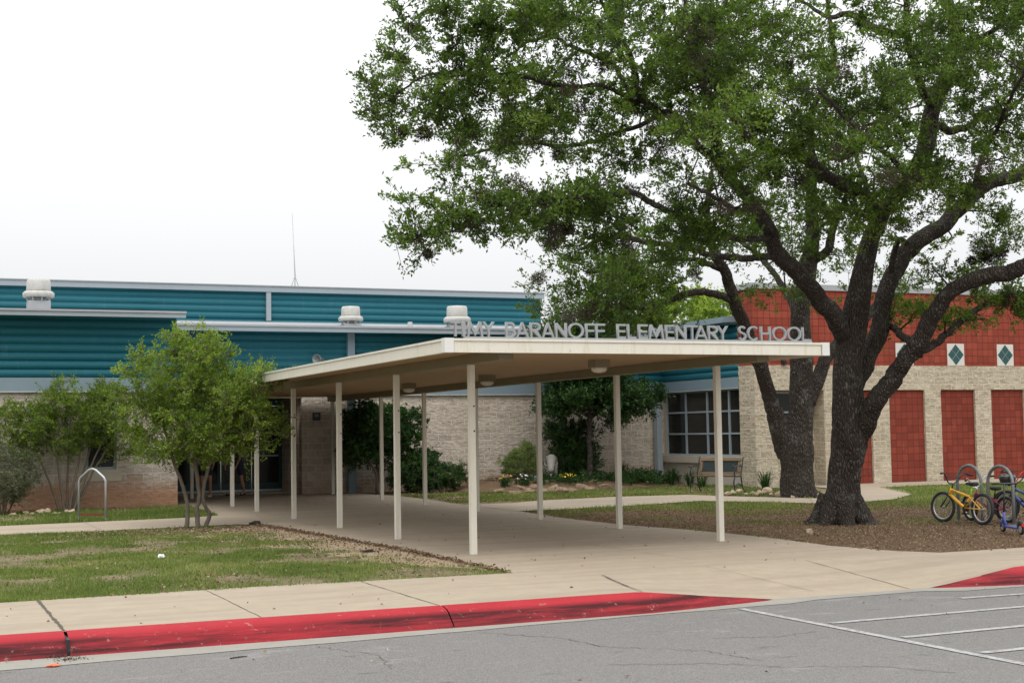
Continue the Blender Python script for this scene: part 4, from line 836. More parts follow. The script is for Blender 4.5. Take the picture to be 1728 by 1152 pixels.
crown2 = [
 (1130, 420, 80, 34, 1.0, D-3, 2), (1060, 455, 70, 36, 2.0, D-3, 2), (985, 465, 60, 34, 1.9, D-3.2, 1.5), (1100, 490, 60, 34, 1.7, D-2.5, 1.5), (1015, 515, 70, 30, 2.2, D-3, 1.5), (960, 515, 48, 30, 2.0, D-3.2, 1.2), (1080, 535, 56, 20, 1.8, D-2.6, 1.2), (925, 530, 26, 22, 1.4, D-3.2, .8),
 (1190, 440, 50, 40, .5, D-1.5, 2), (1280, 400, 90, 60, .7, D, 3), (1380, 380, 90, 60, .8, D, 3), (1400, 300, 120, 70, .6, D, 3), (1230, 320, 80, 60, .5, D-1, 3), (1330, 480, 46, 26, .9, D-.8, 1.2), (1290, 495, 30, 18, .6, D-1, .8), (1250, 220, 120, 60, .35, D-1, 3),
 (1440, 430, 40, 30, .35, D+1, 1.5), (1520, 440, 50, 36, .5, D+1.8, 1.5), (1500, 500, 40, 24, .45, D+1.6, 1), (1430, 200, 160, 60, .35, D, 3), (1120, 330, 50, 40, .5, D-2, 2)]
C2 = blobs(rg2, crown2, 6.0); base = sk.attach(wood, C2, rg2, .011, 5)
r2 = rg2.uniform(.28, .50, len(C2)); q, ti, tw = spray(C2, r2, base, rg2, 7, 18, .082, .038)
wood_obj(wood, 'trunk', m_bark, OAK2); quads_to('crown', q, m_oakleaf, OAK2, ti*.8); quads_to('twigs', tw, m_bark, OAK2)
moss.C = np.vstack([C2, np.array(sk.p)])
moss([(1000, 490, 18, D-4), (1030, 470, 16, D-4), (960, 505, 14, D-4), (1045, 505, 16, D-4), (1075, 480, 12, D-3.5), (985, 530, 12, D-4), (1190, 470, 8, D-2), (1150, 500, 7, D-2), (1060, 440, 12, D-4), (930, 485, 10, D-4)], OAK2, rg2, 600)
print('oak2', len(C2))

def onY(px, Y, z=0.):
    p = AY(px, 820, Y); p[2] = z; return p
# ================================================================ smaller trees and shrubs (local sizes in metres)
def small_tree(name, base_, label, cat, stems, crown, mat, lmat, dens, rad, ln, wd, seed, group=None, twigs=7, leaves=14, trunk_name='trunk', up=.25, tintmul=1.):
    """stems: lists of (dx,dy,z,r); crown: (dx,dy,z,rx,ry,rz,n)"""
    rg = np.random.default_rng(seed); e = empty(name, base_, 0, label, cat, group); o = np.array(base_, float); wd_ = MB(); s_ = Skel()
    for i, l in enumerate(stems): s_.limb(wd_, [(o[0]+a, o[1]+b, o[2]+c_, r) for a, b, c_, r in l], 9, .06, seed+i, .006)
    C = []
    for dx_, dy_, z, rx, ry, rz_, n in crown:
        v = unit(rg.normal(size=(int(n*dens), 3)))*rg.uniform(.25, 1, (int(n*dens), 1))**.45; C.append(o+np.array([dx_, dy_, z])+v*np.array([rx, ry, rz_]))
    C = np.concatenate(C); b_ = s_.attach(wd_, C, rg, .006, 4, sag=.05)
    q, ti, tw = spray(C, rg.uniform(rad*.7, rad*1.2, len(C)), b_, rg, twigs, leaves, ln, wd, up)
    wd_.build(trunk_name, mat, e); quads_to('crown', q, lmat, e, ti*tintmul); quads_to('twigs', tw, mat, e); return e
gb = G(328, 889)
small_tree('young_tree', gb, 'young bright green tree with slender crossing stems on the lawn by the covered walk', 'tree',
 [[(-.14, .0, -.05, .045), (-.10, 0, .35, .035), (-.18, 0, .7, .032), (-.34, .05, 1.15, .028), (-.5, .1, 1.7, .02), (-.6, .1, 2.2, .01)],
  [(.05, -.05, -.05, .045), (.03, 0, .3, .04), (.06, 0, .62, .036), (.0, .0, 1.2, .034), (.05, -.1, 1.8, .025), (.1, -.2, 2.6, .012), (.05, -.2, 3.1, .006)],
  [(.2, .05, -.05, .04), (.26, .05, .22, .036), (.12, .03, .5, .034), (.25, 0, 1.1, .03), (.5, .0, 1.6, .022), (.9, 0, 2.1, .014)], [(.1, 0, 1.1, .02), (-.05, .3, 1.7, .018), (-.2, .5, 2.3, .01)]],
 [(.05, 0, 2.2, 1.15, 1.1, .72, 62), (-.45, 0, 2.65, .7, .8, .55, 28), (.55, 0, 2.3, .85, .8, .62, 34), (.1, 0, 2.95, .65, .7, .42, 22), (-.85, .1, 1.95, .5, .5, .4, 14), (-.1, -.4, 1.7, .9, .5, .4, 12), (.2, -.1, 1.55, .9, .8, .32, 22), (1.15, 0, 1.8, .55, .5, .5, 20), (.5, 0, 1.35, .5, .5, .25, 12), (-.3, 0, 3.3, .25, .3, .28, 5), (.35, 0, 3.3, .14, .1, .3, 4), (1.35, 0, 2.75, .28, .2, .16, 5), (1.0, 0, 2.6, .35, .3, .2, 6), (-1.25, 0, 2.35, .25, .2, .2, 4), (-1.1, 0, 2.75, .15, .2, .12, 2), (-.9, 0, 3.0, .15, .1, .1, 2), (-.65, 0, 1.35, .5, .5, .2, 8)],
 m_pbark, m_myrtle, 1.5, .30, .052, .028, 31, leaves=17)
gb = G(112, 862)
st = [[(a*.12, b*.1, -.05, .035), (a*.4, b*.2, .7, .026), (a*.75, b*.35, 1.5, .018), (a*1.1, b*.5, 2.2, .008)] for a, b in ((-.95, .2), (-.4, -.4), (.1, .5), (.45, -.3), (.75, .3), (1.0, -.1), (1.3, .2))]
small_tree('young_tree', gb, 'many-stemmed young tree against the stone wall at the left', 'tree', st,
 [(-.1, 0, 2.0, 1.1, .9, .62, 60), (-.9, 0, 1.95, .65, .6, .5, 22), (.75, 0, 1.95, .8, .7, .62, 34), (.1, -.1, 2.55, .8, .6, .35, 22), (-.5, 0, 1.45, .9, .7, .3, 20), (1.2, 0, 1.5, .5, .5, .45, 14), (-1.3, 0, 2.2, .35, .3, .3, 6), (.9, 0, 2.5, .4, .4, .3, 8)],
 m_pbark, m_myrtle, 1.35, .30, .058, .028, 37, leaves=15, tintmul=.85)
gb = onY(4, 32.3)
small_tree('shrub', gb, 'loose grey-green shrub cut by the left edge of the view', 'shrub', [[(a*.1, b*.1, 0, .02), (a*.35, b*.3, .6, .014), (a*.6, b*.5, 1.1, .006)] for a, b in ((-1, 0), (-.3, .5), (.4, -.4), (1, .2), (.1, 0))],
 [(0, 0, .85, .75, .7, .6, 70), (-.2, 0, 1.25, .5, .5, .3, 20), (.25, 0, .55, .5, .5, .35, 20)], m_pbark, m_sage, 1.2, .24, .05, .018, 41, leaves=16)
gb = onY(640, 36.4)
small_tree('bushy_tree', gb, 'dense glossy green small tree behind the canopy posts near the entrance', 'tree', [[(-.05, 0, 0, .05), (-.1, 0, .6, .04), (-.4, 0, 1.1, .03), (-.6, .0, 1.8, .015)], [(.05, 0, 0, .05), (.1, 0, .6, .04), (.35, 0, 1.0, .03), (.8, 0, 1.6, .015)], [(0, 0, .3, .03), (0, .2, 1, .03), (.1, .3, 2, .01)]],
 [(.0, .1, 1.6, 1.05, .8, .75, 90), (-.35, .1, 2.05, .5, .6, .45, 24), (.55, 0, 1.7, .75, .6, .6, 40), (-.6, 0, 1.2, .6, .5, .5, 24)], m_pbark, m_darkleaf, 1.5, .26, .09, .045, 43, tintmul=1.15)
gb = onY(712, 36.2)
small_tree('shrub', gb, 'low rounded green shrub between the canopy posts', 'shrub', [[(a*.1, b*.1, 0, .02), (a*.4, b*.3, .4, .012)] for a, b in ((-1, 0), (-.3, .5), (.4, -.4), (1, .2), (.1, 0))],
 [(-.15, 0, .5, .85, .65, .5, 110), (-.05, .1, .9, .6, .45, .25, 40), (.75, 0, .38, .55, .5, .35, 40)], m_pbark, m_darkleaf, 1.7, .17, .06, .022, 47, tintmul=1.25, leaves=18)
gb = onY(994, 35.6)
gx = lambda px: 0
small_tree('courtyard_tree', gb, 'slim straight-trunked tree with dark low crown in the flower bed', 'tree', [[(0, 0, 0, .09), (.03, 0, .8, .075), (.06, 0, 1.6, .07), (.05, 0, 2.4, .06), (.0, 0, 3.2, .05), (-.1, 0, 4.2, .03), (-.1, 0, 5, .01)], [(.05, 0, 1.9, .035), (.7, 0, 2.3, .03), (1.4, -.1, 2.6, .02), (2.0, 0, 2.7, .01)], [(.05, 0, 2.0, .03), (-.6, 0, 2.4, .03), (-1.2, 0, 2.7, .012)], [(0, 0, 2.6, .04), (.6, .3, 3.3, .03), (1.1, .3, 3.9, .01)], [(0, 0, 2.7, .04), (-.7, -.2, 3.5, .03), (-1.3, -.2, 4.2, .01)]],
 [(.1, 0, 2.5, 1.7, 1.2, .42, 80), (1.6, 0, 2.45, .8, .7, .42, 30), (-.7, 0, 2.3, .7, .7, .35, 20), (.0, 0, 3.4, 1.5, 1.3, .7, 70), (-.6, 0, 4.1, 1.2, 1.1, .6, 44), (.5, 0, 4.6, 1.2, 1.1, .5, 40), (-1.1, -.2, 3.4, .8, .7, .5, 20), (.9, 0, 2.0, .4, .4, .3, 8)], m_bark, m_darkleaf, 1.5, .36, .10, .042, 53, tintmul=1.1)
gb = onY(962, 36.5, .1)
small_tree('shrub', gb, 'dark palmate-leaved shrub beside the slim tree trunk', 'shrub', [[(a*.1, b*.1, 0, .02), (a*.4, b*.3, .7, .014), (a*.7, b*.3, 1.4, .006)] for a, b in ((-1, 0), (-.3, .5), (.4, -.4), (1, .2), (.1, 0))],
 [(.1, 0, .95, .7, .5, .42, 46), (-.35, 0, 1.5, .4, .4, .3, 12), (.5, 0, 1.45, .4, .4, .25, 12), (.2, 0, .45, .7, .5, .35, 30)], m_pbark, m_darkleaf, 1.3, .26, .15, .03, 59, up=.05, leaves=11)
gb = onY(880, 36.6, .15)
small_tree('shrub', gb, 'feathery pale green shrub behind the white flowers', 'shrub', [[(a*.05, b*.05, 0, .012), (a*.3, b*.2, .5, .006)] for a, b in ((-1, 0), (-.3, .5), (.4, -.4), (1, .2), (.1, 0))],
 [(0, 0, .52, .62, .45, .42, 80), (.1, 0, .9, .3, .3, .25, 16)], m_pbark, m_lime, 1.5, .17, .055, .009, 61, leaves=22, up=.5)
# trees far behind the wing roof
for i, (px, py, dd, wdt, lab) in enumerate([(1160, 530, 62, 1.0, 'pale green tree far behind the wing roof, above the sign'), (1215, 515, 70, 1.1, 'taller hazy green tree behind the stem of the farther oak'), (1080, 545, 66, 1.0, 'distant tree glimpsed behind the middle of the sign')]):
    p = V(px, py, dd); gb = np.array([p[0], p[1], 0.]); H = p[2]
    small_tree('distant_tree', gb, lab, 'tree', [[(0, 0, 0, .2), (0, 0, H*.6, .15), (.2, 0, H, .05)], [(0, 0, H*.5, .1), (1, 0, H*.8, .06), (1.6, 0, H, .03)], [(0, 0, H*.5, .1), (-1, 0, H*.8, .06), (-1.6, 0, H, .03)]],
      [(0, 0, H-.6, 2.2*wdt, 2, 1.6, 60), (-1.2, 0, H-1.8, 1.6, 1.5, 1.2, 30), (1.4, 0, H-1.6, 1.6, 1.5, 1.2, 30)], m_bark, m_myrtle, 1.2, .55, .17, .09, 70+i, group='trees beyond the school roof', leaves=12)

# ---------------------------------------------------------------- spiky plants and flowers
def tuft(p, h, n, spread, mat, label, seed, w=.022, group='strap-leaved plants along the wall', cat='plant', name='grass_plant'):
    rg = np.random.default_rng(seed); e = empty(name, p, 0, label, cat, group); o = np.array(p, float); vs = []; tn = []
    for _ in range(n):
        a = rg.uniform(0, 6.283); sp_ = spread*rg.uniform(.2, 1); hh = h*rg.uniform(.55, 1.05); d = np.array([math.cos(a), math.sin(a), 0]); s_ = np.array([-d[1], d[0], 0])*w/2
        b0 = o+d*rg.uniform(0, .08); pts = [b0, b0+d*sp_*.3+[0, 0, hh*.5], b0+d*sp_*.75+[0, 0, hh*.88], b0+d*sp_*1.3+[0, 0, hh*.95]]; ws = [1, .9, .6, .08]
        for k in range(3): vs += [pts[k]-s_*ws[k], pts[k]+s_*ws[k], pts[k+1]+s_*ws[k+1], pts[k+1]-s_*ws[k+1]]; tn.append(rg.uniform(.1, .9))
    np_mesh('leaves', np.array(vs), 4, mat, e, np.array(tn)); return e
for i, (px, py, h, n, sp_, lab) in enumerate([(1048, 818, .75, 90, .3, 'tall strap-leaved clump between the slim tree and the next canopy post'), (1070, 822, .6, 70, .3, 'strap-leaved clump just right of the second right-hand post'), (1085, 820, .45, 60, .28, 'short dark clump near the grey column foot'), (1133, 818, .55, 70, .32, 'strap-leaved clump under the left of the big window'),
      (1165, 820, .45, 60, .3, 'strap-leaved clump left of the bench'), (1185, 822, .4, 50, .3, 'small clump behind the bench arm'), (1292, 829, .55, 80, .34, 'strap-leaved clump at the foot of the two-stemmed oak')]):
    tuft(G(px, py), h, n, sp_, m_darkleaf, lab, 300+i)
GCp = np.array([onY(x, 35.4+rg1.uniform(-.6, 1.2), .18+rg1.uniform(0, .15)) for x in np.linspace(900, 1110, 120)]+[onY(x, 36.8+rg1.uniform(-.3, .4), .12) for x in np.linspace(1100, 1200, 30)])
q, ti, tw = spray(np.array([G(px, py)+[0, 0, .08] for px, py in [(0, 0)]]) if 0 else GCp, np.full(len(GCp), .22), GCp-[0, 0, .4], rg1, 7, 12, .07, .03)
tag(quads_to('ground_cover', q, m_darkleaf, None, ti), kind='stuff')
def flowers(px, py, n, mat, h, label, seed, spread=.22):
    rg = np.random.default_rng(seed); p = onY(px, 35.2, .16); e = empty('flower_plant', p, 0, label, 'flowers', 'flowering plants in the rock bed'); o = np.array(p); gq = []; fl = MB()
    C = o+rg.normal(size=(12, 3))*[spread*.5, spread*.4, .03]+[0, 0, h*.35]
    q, ti, tw = spray(C, np.full(12, .12), C-[0, 0, .2], rg, 5, 12, .05, .02); np_mesh('leaves', q, 4, m_darkleaf, e, ti)
    for _ in range(n):
        c = o+np.array([rg.normal()*spread*.5, rg.normal()*spread*.4, h*rg.uniform(.6, 1.1)]); ax = unit(np.array([rg.normal()*.5, -1+rg.normal()*.4, .5]))
        fl.lathe(c, [(.005, -.01), (.019, 0), (.016, .006), (.003, .003)], 7, ax)
    fl.build('blossoms', mat, e); return e
flowers(853, 812, 9, m_flower_y, .26, 'small yellow-flowered plant at the left end of the rock bed', 401, .16); flowers(884, 812, 12, m_flower_w, .28, 'white-flowered plant beside the blue plaque', 402, .2); flowers(957, 812, 26, m_flower_y, .26, 'large patch of yellow flowers right of the statue', 403, .34)

# ================================================================ grass, litter
def poly_mask(x, y, poly):
    inside = np.zeros(len(x), bool); n = len(poly)
    for i in range(n):
        x1, y1 = poly[i]; x2, y2 = poly[(i+1) % n]; c_ = ((y1 > y) != (y2 > y)) & (x < (x2-x1)*(y-y1)/(y2-y1+1e-12)+x1); inside ^= c_
    return inside
def blades(name, poly, n, h, dens, rg, w=.006, mat=None, z=-.012, tb=0.):
    xs_ = [p[0] for p in poly]; ys_ = [p[1] for p in poly]; x = rg.uniform(min(xs_), max(xs_), n); y = rg.uniform(min(ys_), max(ys_), n)
    k = poly_mask(x, y, poly) & (rg.uniform(0, 1, n) < dens(x, y)); x, y = x[k], y[k]; m_ = len(x)
    a = rg.uniform(0, 6.283, m_); hh = h*rg.uniform(.4, 1.3, m_)*(.7+.6*noise2(x, y, .7, 5)); lean = rg.uniform(0, .8, m_); b_ = rg.uniform(0, 6.283, m_); ww = w*rg.uniform(.7, 1.5, m_)*(1+.04*y)
    s_ = np.stack([np.cos(a)*ww/2, np.sin(a)*ww/2, np.zeros(m_)], 1); o = np.stack([x, y, np.full(m_, z)], 1)
    tip = o+np.stack([np.cos(b_)*hh*lean, np.sin(b_)*hh*lean, hh], 1); v = np.stack([o-s_, o+s_, tip], 1).reshape(-1, 3)
    ti = np.clip(.32*noise2(x, y, 1.1, 9)+.2*noise2(x, y, .3, 3)+.45*rg.uniform(0, 1, m_)+tb, 0, 1)
    return tag(np_mesh(name, v, 3, mat or m_blade, None, ti), kind='stuff')
def litter(name, poly, n, dens, rg, s=.03, tlo=0., thi=1., z=0.):
    xs_ = [p[0] for p in poly]; ys_ = [p[1] for p in poly]; x = rg.uniform(min(xs_), max(xs_), n); y = rg.uniform(min(ys_), max(ys_), n)
    k = poly_mask(x, y, poly) & (rg.uniform(0, 1, n) < dens(x, y)); x, y = x[k], y[k]; m_ = len(x)
    P_ = np.stack([x, y, np.full(m_, z)+rg.uniform(.003, .014, m_)], 1); D_ = rg.normal(size=(m_, 3))*[1, 1, .22]; sz = s*rg.uniform(.5, 1.5, m_)
    return tag(quads_to(name, leaf_quads(P_, D_, sz, sz*.55, rg), m_litter, None, rg.uniform(tlo, thi, m_)), kind='stuff')
rg3 = np.random.default_rng(5)
_bp = [(6.42, 15.3), (5.9, 16.2), (5.55, 17.4), (5.3, 18.6), (4.9, 20.0), (4.7, 21.6), (4.4, 23.0), (4.9, 24.4), (5.9, 25.1), (6.2, 21.7), (6.4, 18.2)]
_q = []
for _a, _b in zip(_bp, _bp[1:]+_bp[:1]):
    for _k in range(8):
        _t = _k/8; _j = .13 if _a[0] < 6.1 and _b[0] < 6.1 else .0; _q.append((_a[0]+(_b[0]-_a[0])*_t+rg3.normal()*_j, _a[1]+(_b[1]-_a[1])*_t+rg3.normal()*_j))
tag(poly_sheet('bare_soil', _q, -.008, m_gravel), kind='structure')
lawn = [(-2, 14.9), (6.4, 14.86), (6.38, 18), (6.18, 22), (5.9, 25.2), (4.8, 25.55), (1.5, 25.3), (-2, 25.1)]
bare = lambda x, y: np.clip((x-4.5+.9*(noise2(x, y, .8, 44)-.5))/1.2, 0, 1)*np.clip((y-15.0)/1.6, 0, 1)
ring = lambda x, y: np.exp(-(((x-4.2)/1.7)**2+((y-24.6)/1.3)**2))
ld = lambda x, y: np.clip((noise2(x, y, 1.3, 21)*.6+noise2(x, y, .45, 22)*.5-.33)*2.6, .05, 1)*(1-.97*bare(x, y))*(1-.85*ring(x, y))
blades('lawn_grass', lawn, 330000, .04, ld, rg3)
litter('lawn_leaves', lawn, 26000, lambda x, y: np.clip(.10+.9*ring(x, y)+.45*bare(x, y)+.4*(noise2(x, y, 1.1, 33) > .66), 0, 1), rg3, .035)
blades('back_grass', [(-2, 28.1), (1.7, 28.2), (5.1, 28.55), (5.9, 28.8), (6.05, 32.6), (5.9, 33.6), (-2, 33.6)], 60000, .07, lambda x, y: np.clip((noise2(x, y, 1.1, 51)*1.2-.2)*1.8, .1, 1)*np.clip((33.3-y)/1.2, .1, 1), rg3, .008)
bed = [(11.5, 14.95), (12.2, 14.35), (30, 14.35), (30, 25.2), (23, 25.0), (19, 24.3), (16, 25.5), (11.6, 25.9), (11.3, 22), (11.6, 18.5)]
litter('mulch_chips', bed, 170000, lambda x, y: .45+.5*noise2(x, y, .8, 61), rg3, .023, 0, 1)
blades('bed_weeds', bed, 130000, .04, lambda x, y: np.clip((noise2(x, y, .9, 66)-.42)*3, 0, .95)*np.clip((y-17)/4, 0, 1), rg3, .007)
rl_ = [(11.5, 26.05), (16.3, 27.2), (17.6, 24.8), (18.7, 24.55), (21.3, 26.1), (23.4, 30.1), (32, 30.4), (32, 21.2), (24, 21.2), (20, 22.4), (17.5, 22.8), (15, 24.2), (12, 25.2)]
gden = lambda x, y: np.clip((noise2(x, y, 1.6, 71)*.8+noise2(x, y, .4, 72)*.4-.35)*2.6+np.clip((x-20)/3, 0, 1)*.5, 0, 1)*np.clip((y-20.9-np.clip(18-x, 0, 6)*.45)/1.6, 0, 1)
blades('right_grass', rl_, 130000, .06, gden, rg3, .008)
cl = [(11.6, 30.3), (12.6, 29.4), (13.7, 30.05), (15.8, 30.45), (17.5, 30.2), (17.9, 29.2), (18.9, 26.7), (21.1, 29.5), (21.1, 37.5), (11.9, 37.5), (11.9, 33)]
blades('courtyard_grass', cl, 90000, .065, lambda x, y: np.clip((noise2(x, y, 1.1, 81)*1.2-.25)*2, 0, 1)*np.clip((35.5-y)/2, .0, 1), rg3, .009)
litter('courtyard_leaves', cl, 22000, lambda x, y: .3+.5*(noise2(x, y, 1.4, 91) > .5), rg3, .045)
litter('pavement_leaves', [(6.4, 12.6), (11.5, 14.4), (11.3, 25), (11.5, 36), (6, 36), (6, 26)], 260, lambda x, y: .6+0*x, rg3, .04)
litter('pavement_leaves', [(-1, 12.5), (6.4, 12.5), (6.4, 14.8), (-1, 14.8)], 60, lambda x, y: .6+0*x, rg3, .03)
litter('road_leaves', [(-1, 5), (12, 5), (12, 12.2), (-1, 12.2)], 120, lambda x, y: .6+0*x, rg3, .035, z=-.158)
# debris edge along the walk
ex = np.array([[6.4, 15], [6.41, 18.26], [6.23, 21.66], [5.96, 25.32]]); 
litter('edge_leaves', [(6.3, 15), (6.46, 15), (6.47, 18.26), (6.3, 21.66), (6.05, 25.3), (5.8, 25.3), (6.1, 21.66), (6.28, 18.26)], 6000, lambda x, y: .9+0*x, rg3, .04, 0, .5)
litter('edge_leaves', [(11.0, 26.0), (11.2, 21), (11.5, 18), (11.5, 15.9), (11.75, 14.7), (12.05, 14.2), (30, 14.15), (30, 14.5), (12.2, 14.5), (11.7, 16), (11.7, 20), (11.6, 26)], 9000, lambda x, y: .5+0*x, rg3, .04, 0, .8)
# ================================================================ skin helper for bodies
def skinned(name, verts, edges, radii, mat, parent, sub=2, root=0):
    me = bpy.data.meshes.new('sk'); me.from_pydata([tuple(v) for v in verts], edges, []); ob = bpy.data.objects.new('sk', me); col.objects.link(ob)
    ob.modifiers.new('s', 'SKIN'); sv = me.skin_vertices[0].data
    for i, r in enumerate(radii):
        r = r if hasattr(r, '__len__') else (r, r); sv[i].radius = r; sv[i].use_root = (i == root)
    sm = ob.modifiers.new('b', 'SUBSURF'); sm.levels = sub; sm.render_levels = sub
    dg = bpy.context.evaluated_depsgraph_get(); m2 = bpy.data.meshes.new_from_object(ob.evaluated_get(dg)); bpy.data.objects.remove(ob); bpy.data.meshes.remove(me)
    m2.name = name; m2.materials.clear(); return mkobj(name, m2, mat, parent, True)
def rock_mesh(s, seed, flat=.6):
    rg = np.random.default_rng(seed); bm = bmesh.new(); bmesh.ops.create_icosphere(bm, subdivisions=3, radius=1)
    pl = unit(rg.normal(size=(9, 3))); of = rg.uniform(.45, .85, 9); ph = rg.uniform(0, 6, 3)
    for v in bm.verts:
        p = np.array(v.co)
        for n_, o_ in zip(pl, of):
            d = p@n_-o_
            if d > 0: p = p-n_*d
        p = p*(1+.04*math.sin(6*p[0]+ph[0])+.04*math.sin(7*p[1]+ph[1])+.03*math.sin(9*p[2]+ph[2])); v.co = (p[0]*s[0], p[1]*s[1], p[2]*s[2])
    me = bpy.data.meshes.new('rock'); bm.to_mesh(me); bm.free(); return me
def rock(px, py, w, h, label, group, seed, z=0., mat=None, name='rock'):
    p = G(px, py, z); sc = dep(p)/F_PX; s_ = (w*sc, w*sc*.8, h*sc); o = mkobj(name, rock_mesh(s_, seed), mat or m_rock, None, False)
    o.location = (p[0], p[1], z+s_[2]*.55); o.rotation_euler = (0, 0, seed*1.7); return tag(o, label, 'rock', group)
t = NT('slab_rock'); n = t.noise(6, 6, .75); base = t.mix(n, (.16, .10, .065), (.44, .32, .21)); base = t.mix(t.ramp(t.noise(14, 5, .7), [(.5, 0.), (.65, .6)]), base, (.10, .065, .045)); t.bump(t.noise(14, 7, .75), .06); m_slab = t.out(base, .95)
for i, (x, y, w_, h_) in enumerate([(1228, 836, 8, 5), (1236, 835, 9, 6), (1248, 834, 9, 6), (1259, 836, 5, 4), (1270, 835, 8, 5), (1281, 836, 8, 7), (1294, 834, 11, 9), (1302, 838, 7, 5), (1320, 838, 13, 7), (1337, 840, 6, 4), (1356, 839, 8, 5), (1372, 838, 9, 6), (1384, 839, 7, 5)]):
    big = i in (6, 8)
    rock(x, y, w_, h_, ('tallest pale rock in the row before the two-stemmed oak' if i == 6 else 'widest flat rock in the row before the two-stemmed oak') if big else 'pale brown field rock in the row before the two-stemmed oak', 'rocks ringing the two-stemmed oak', 500+i)
for i, (x, y, w_, h_) in enumerate([(24, 869, 8, 3), (44, 867, 9, 4), (56, 868, 6, 3), (68, 866, 10, 6), (79, 866, 7, 6), (91, 868, 8, 3), (100, 867, 5, 3), (113, 865, 6, 5), (123, 866, 8, 5)]):
    rock(x, y, w_, h_, 'small pale rock in the row under the many-stemmed tree', 'rocks edging the left bed', 530+i)
mound = []
nx_, ny_ = 40, 14; x0, x1, y0, y1 = 13.8, 19.8, 34.3, 37.6
vs = [(x0+(x1-x0)*i/nx_, y0+(y1-y0)*j/ny_, -.02+.32*math.sin(math.pi*min(1, i/nx_))**.6*min(1, j/ny_*2.2)**.8+.02*math.sin(i*1.3+j)) for j in range(ny_+1) for i in range(nx_+1)]
me = bpy.data.meshes.new('flower_bed_soil'); me.from_pydata(vs, [], [(j*(nx_+1)+i, j*(nx_+1)+i+1, (j+1)*(nx_+1)+i+1, (j+1)*(nx_+1)+i) for j in range(ny_) for i in range(nx_)])
tag(mkobj('flower_bed_soil', me, m_mulch, None, True), kind='structure')
_gc = np.random.default_rng(9); litter('bed_litter', [(15.2, 35.8), (18.6, 35.8), (18.6, 37.3), (15.2, 37.3)], 5000, lambda x, y: .9+0*x, _gc, .05, 0, 1, .28)
rb = [(826, 829, 12, 4), (838, 826, 11, 5), (846, 831, 13, 4), (858, 828, 13, 6), (868, 833, 13, 4), (880, 829, 14, 6), (893, 832, 12, 5), (904, 828, 13, 6), (915, 832, 12, 5), (924, 825, 11, 8), (936, 830, 13, 8), (948, 833, 11, 6), (955, 825, 12, 7), (966, 831, 12, 6), (980, 826, 14, 7), (994, 828, 10, 5), (1006, 824, 13, 5), (1020, 825, 12, 5), (1032, 823, 9, 4), (1044, 824, 9, 4), (872, 821, 10, 5), (942, 819, 11, 6), (930, 815, 10, 6)]
rb = [(x+dx_, y+dy_, w_, h_) for k, (x, y, w_, h_) in enumerate(rb) for dx_, dy_ in [(0, 0)]]
for i, (x, y, w_, h_) in enumerate(rb): rock(x, y, w_*1.15, h_*1.25, 'weathered tan slab of rock edging the courtyard flower bed', 'rocks edging the flower bed', 560+i, mat=m_slab)
rock(1366, 900, 9, 6, 'lone pale stone lying in the mulch near the walk', None, 590)
p = G(902, 818, .12); e = empty('plaque', p, 0, 'small pale blue plaque leaning among the bed rocks', 'plaque'); e.rotation_euler = (0, 0, R(-20))
MB().obox((0, 0, .12), (.11, 0, 0), (0, .008, .003), (0, -.03, .12)).build('plate', paint('pale_blue', (.25, .48, .5), .5), e, True); MB().bar((0, .03, 0), (0, .02, .12), .03).build('stake', m_blackm, e, True)

ORD = ['leftmost', 'second', 'third', 'fourth', 'fifth', 'sixth', 'seventh', 'eighth', 'ninth', 'tenth', 'eleventh', 'twelfth', 'thirteenth', 'fourteenth', 'fifteenth', 'sixteenth', 'seventeenth', 'eighteenth', 'nineteenth', 'twentieth', 'twenty-first', 'twenty-second', 'twenty-third', 'twenty-fourth']
for gname, what in (('rocks ringing the two-stemmed oak', 'pale brown field rock in the row before the two-stemmed oak'), ('rocks edging the flower bed', 'weathered tan slab edging the courtyard flower bed'), ('rocks edging the left bed', 'small pale rock in the row under the many-stemmed tree')):
    rs_ = sorted([o for o in col.objects if o.get('group') == gname], key=lambda o: float((np.array(o.location)-CO) @ CR)/dep(o.location))
    for i, o in enumerate(rs_): o['label'] = what+(', leftmost' if i == 0 else ', rightmost' if i == len(rs_)-1 else ', %s from the left' % ORD[i])

# ---------------------------------------------------------------- statue of a bison
p = G(932, 826, .0); p = np.array([p[0]+.35, p[1]+.75, .22]); e = empty('bison_statue', p, R(-118), 'pale grey bison statue standing on the rock bed behind a canopy post', 'statue')
MB().box(-.6, .55, -.24, .24, -.2, .03).build('plinth', m_rock, e, True)
vv = [(-.42, 0, .50), (-.15, 0, .52), (.12, 0, .62), (.30, 0, .58), (.44, 0, .46), (.56, 0, .34), (.64, 0, .24),
      (-.40, .09, .36), (-.44, .10, .20), (-.41, .10, .04), (-.40, -.09, .36), (-.44, -.10, .20), (-.41, -.10, .04), (.20, .09, .34), (.21, .10, .18), (.21, .10, .04), (.20, -.09, .34), (.21, -.10, .18), (.21, -.10, .04), (-.54, 0, .46), (-.58, 0, .28)]
ee = [(0, 1), (1, 2), (2, 3), (3, 4), (4, 5), (5, 6), (0, 7), (7, 8), (8, 9), (0, 10), (10, 11), (11, 12), (2, 13), (13, 14), (14, 15), (2, 16), (16, 17), (17, 18), (0, 19), (19, 20)]
rr = [(.15, .17), (.16, .17), (.18, .25), (.16, .20), (.12, .14), (.10, .12), (.07, .07), .075, .045, .04, .075, .045, .04, .07, .045, .04, .07, .045, .04, .025, .018]
skinned('body', vv, ee, rr, m_statue, e, 2, 1)
for s_ in (1, -1): MB().tube([(.52, s_*.09, .42), (.53, s_*.16, .45), (.52, s_*.18, .53)], [.022, .018, .005], 8).build('horn', m_statue, e, True)
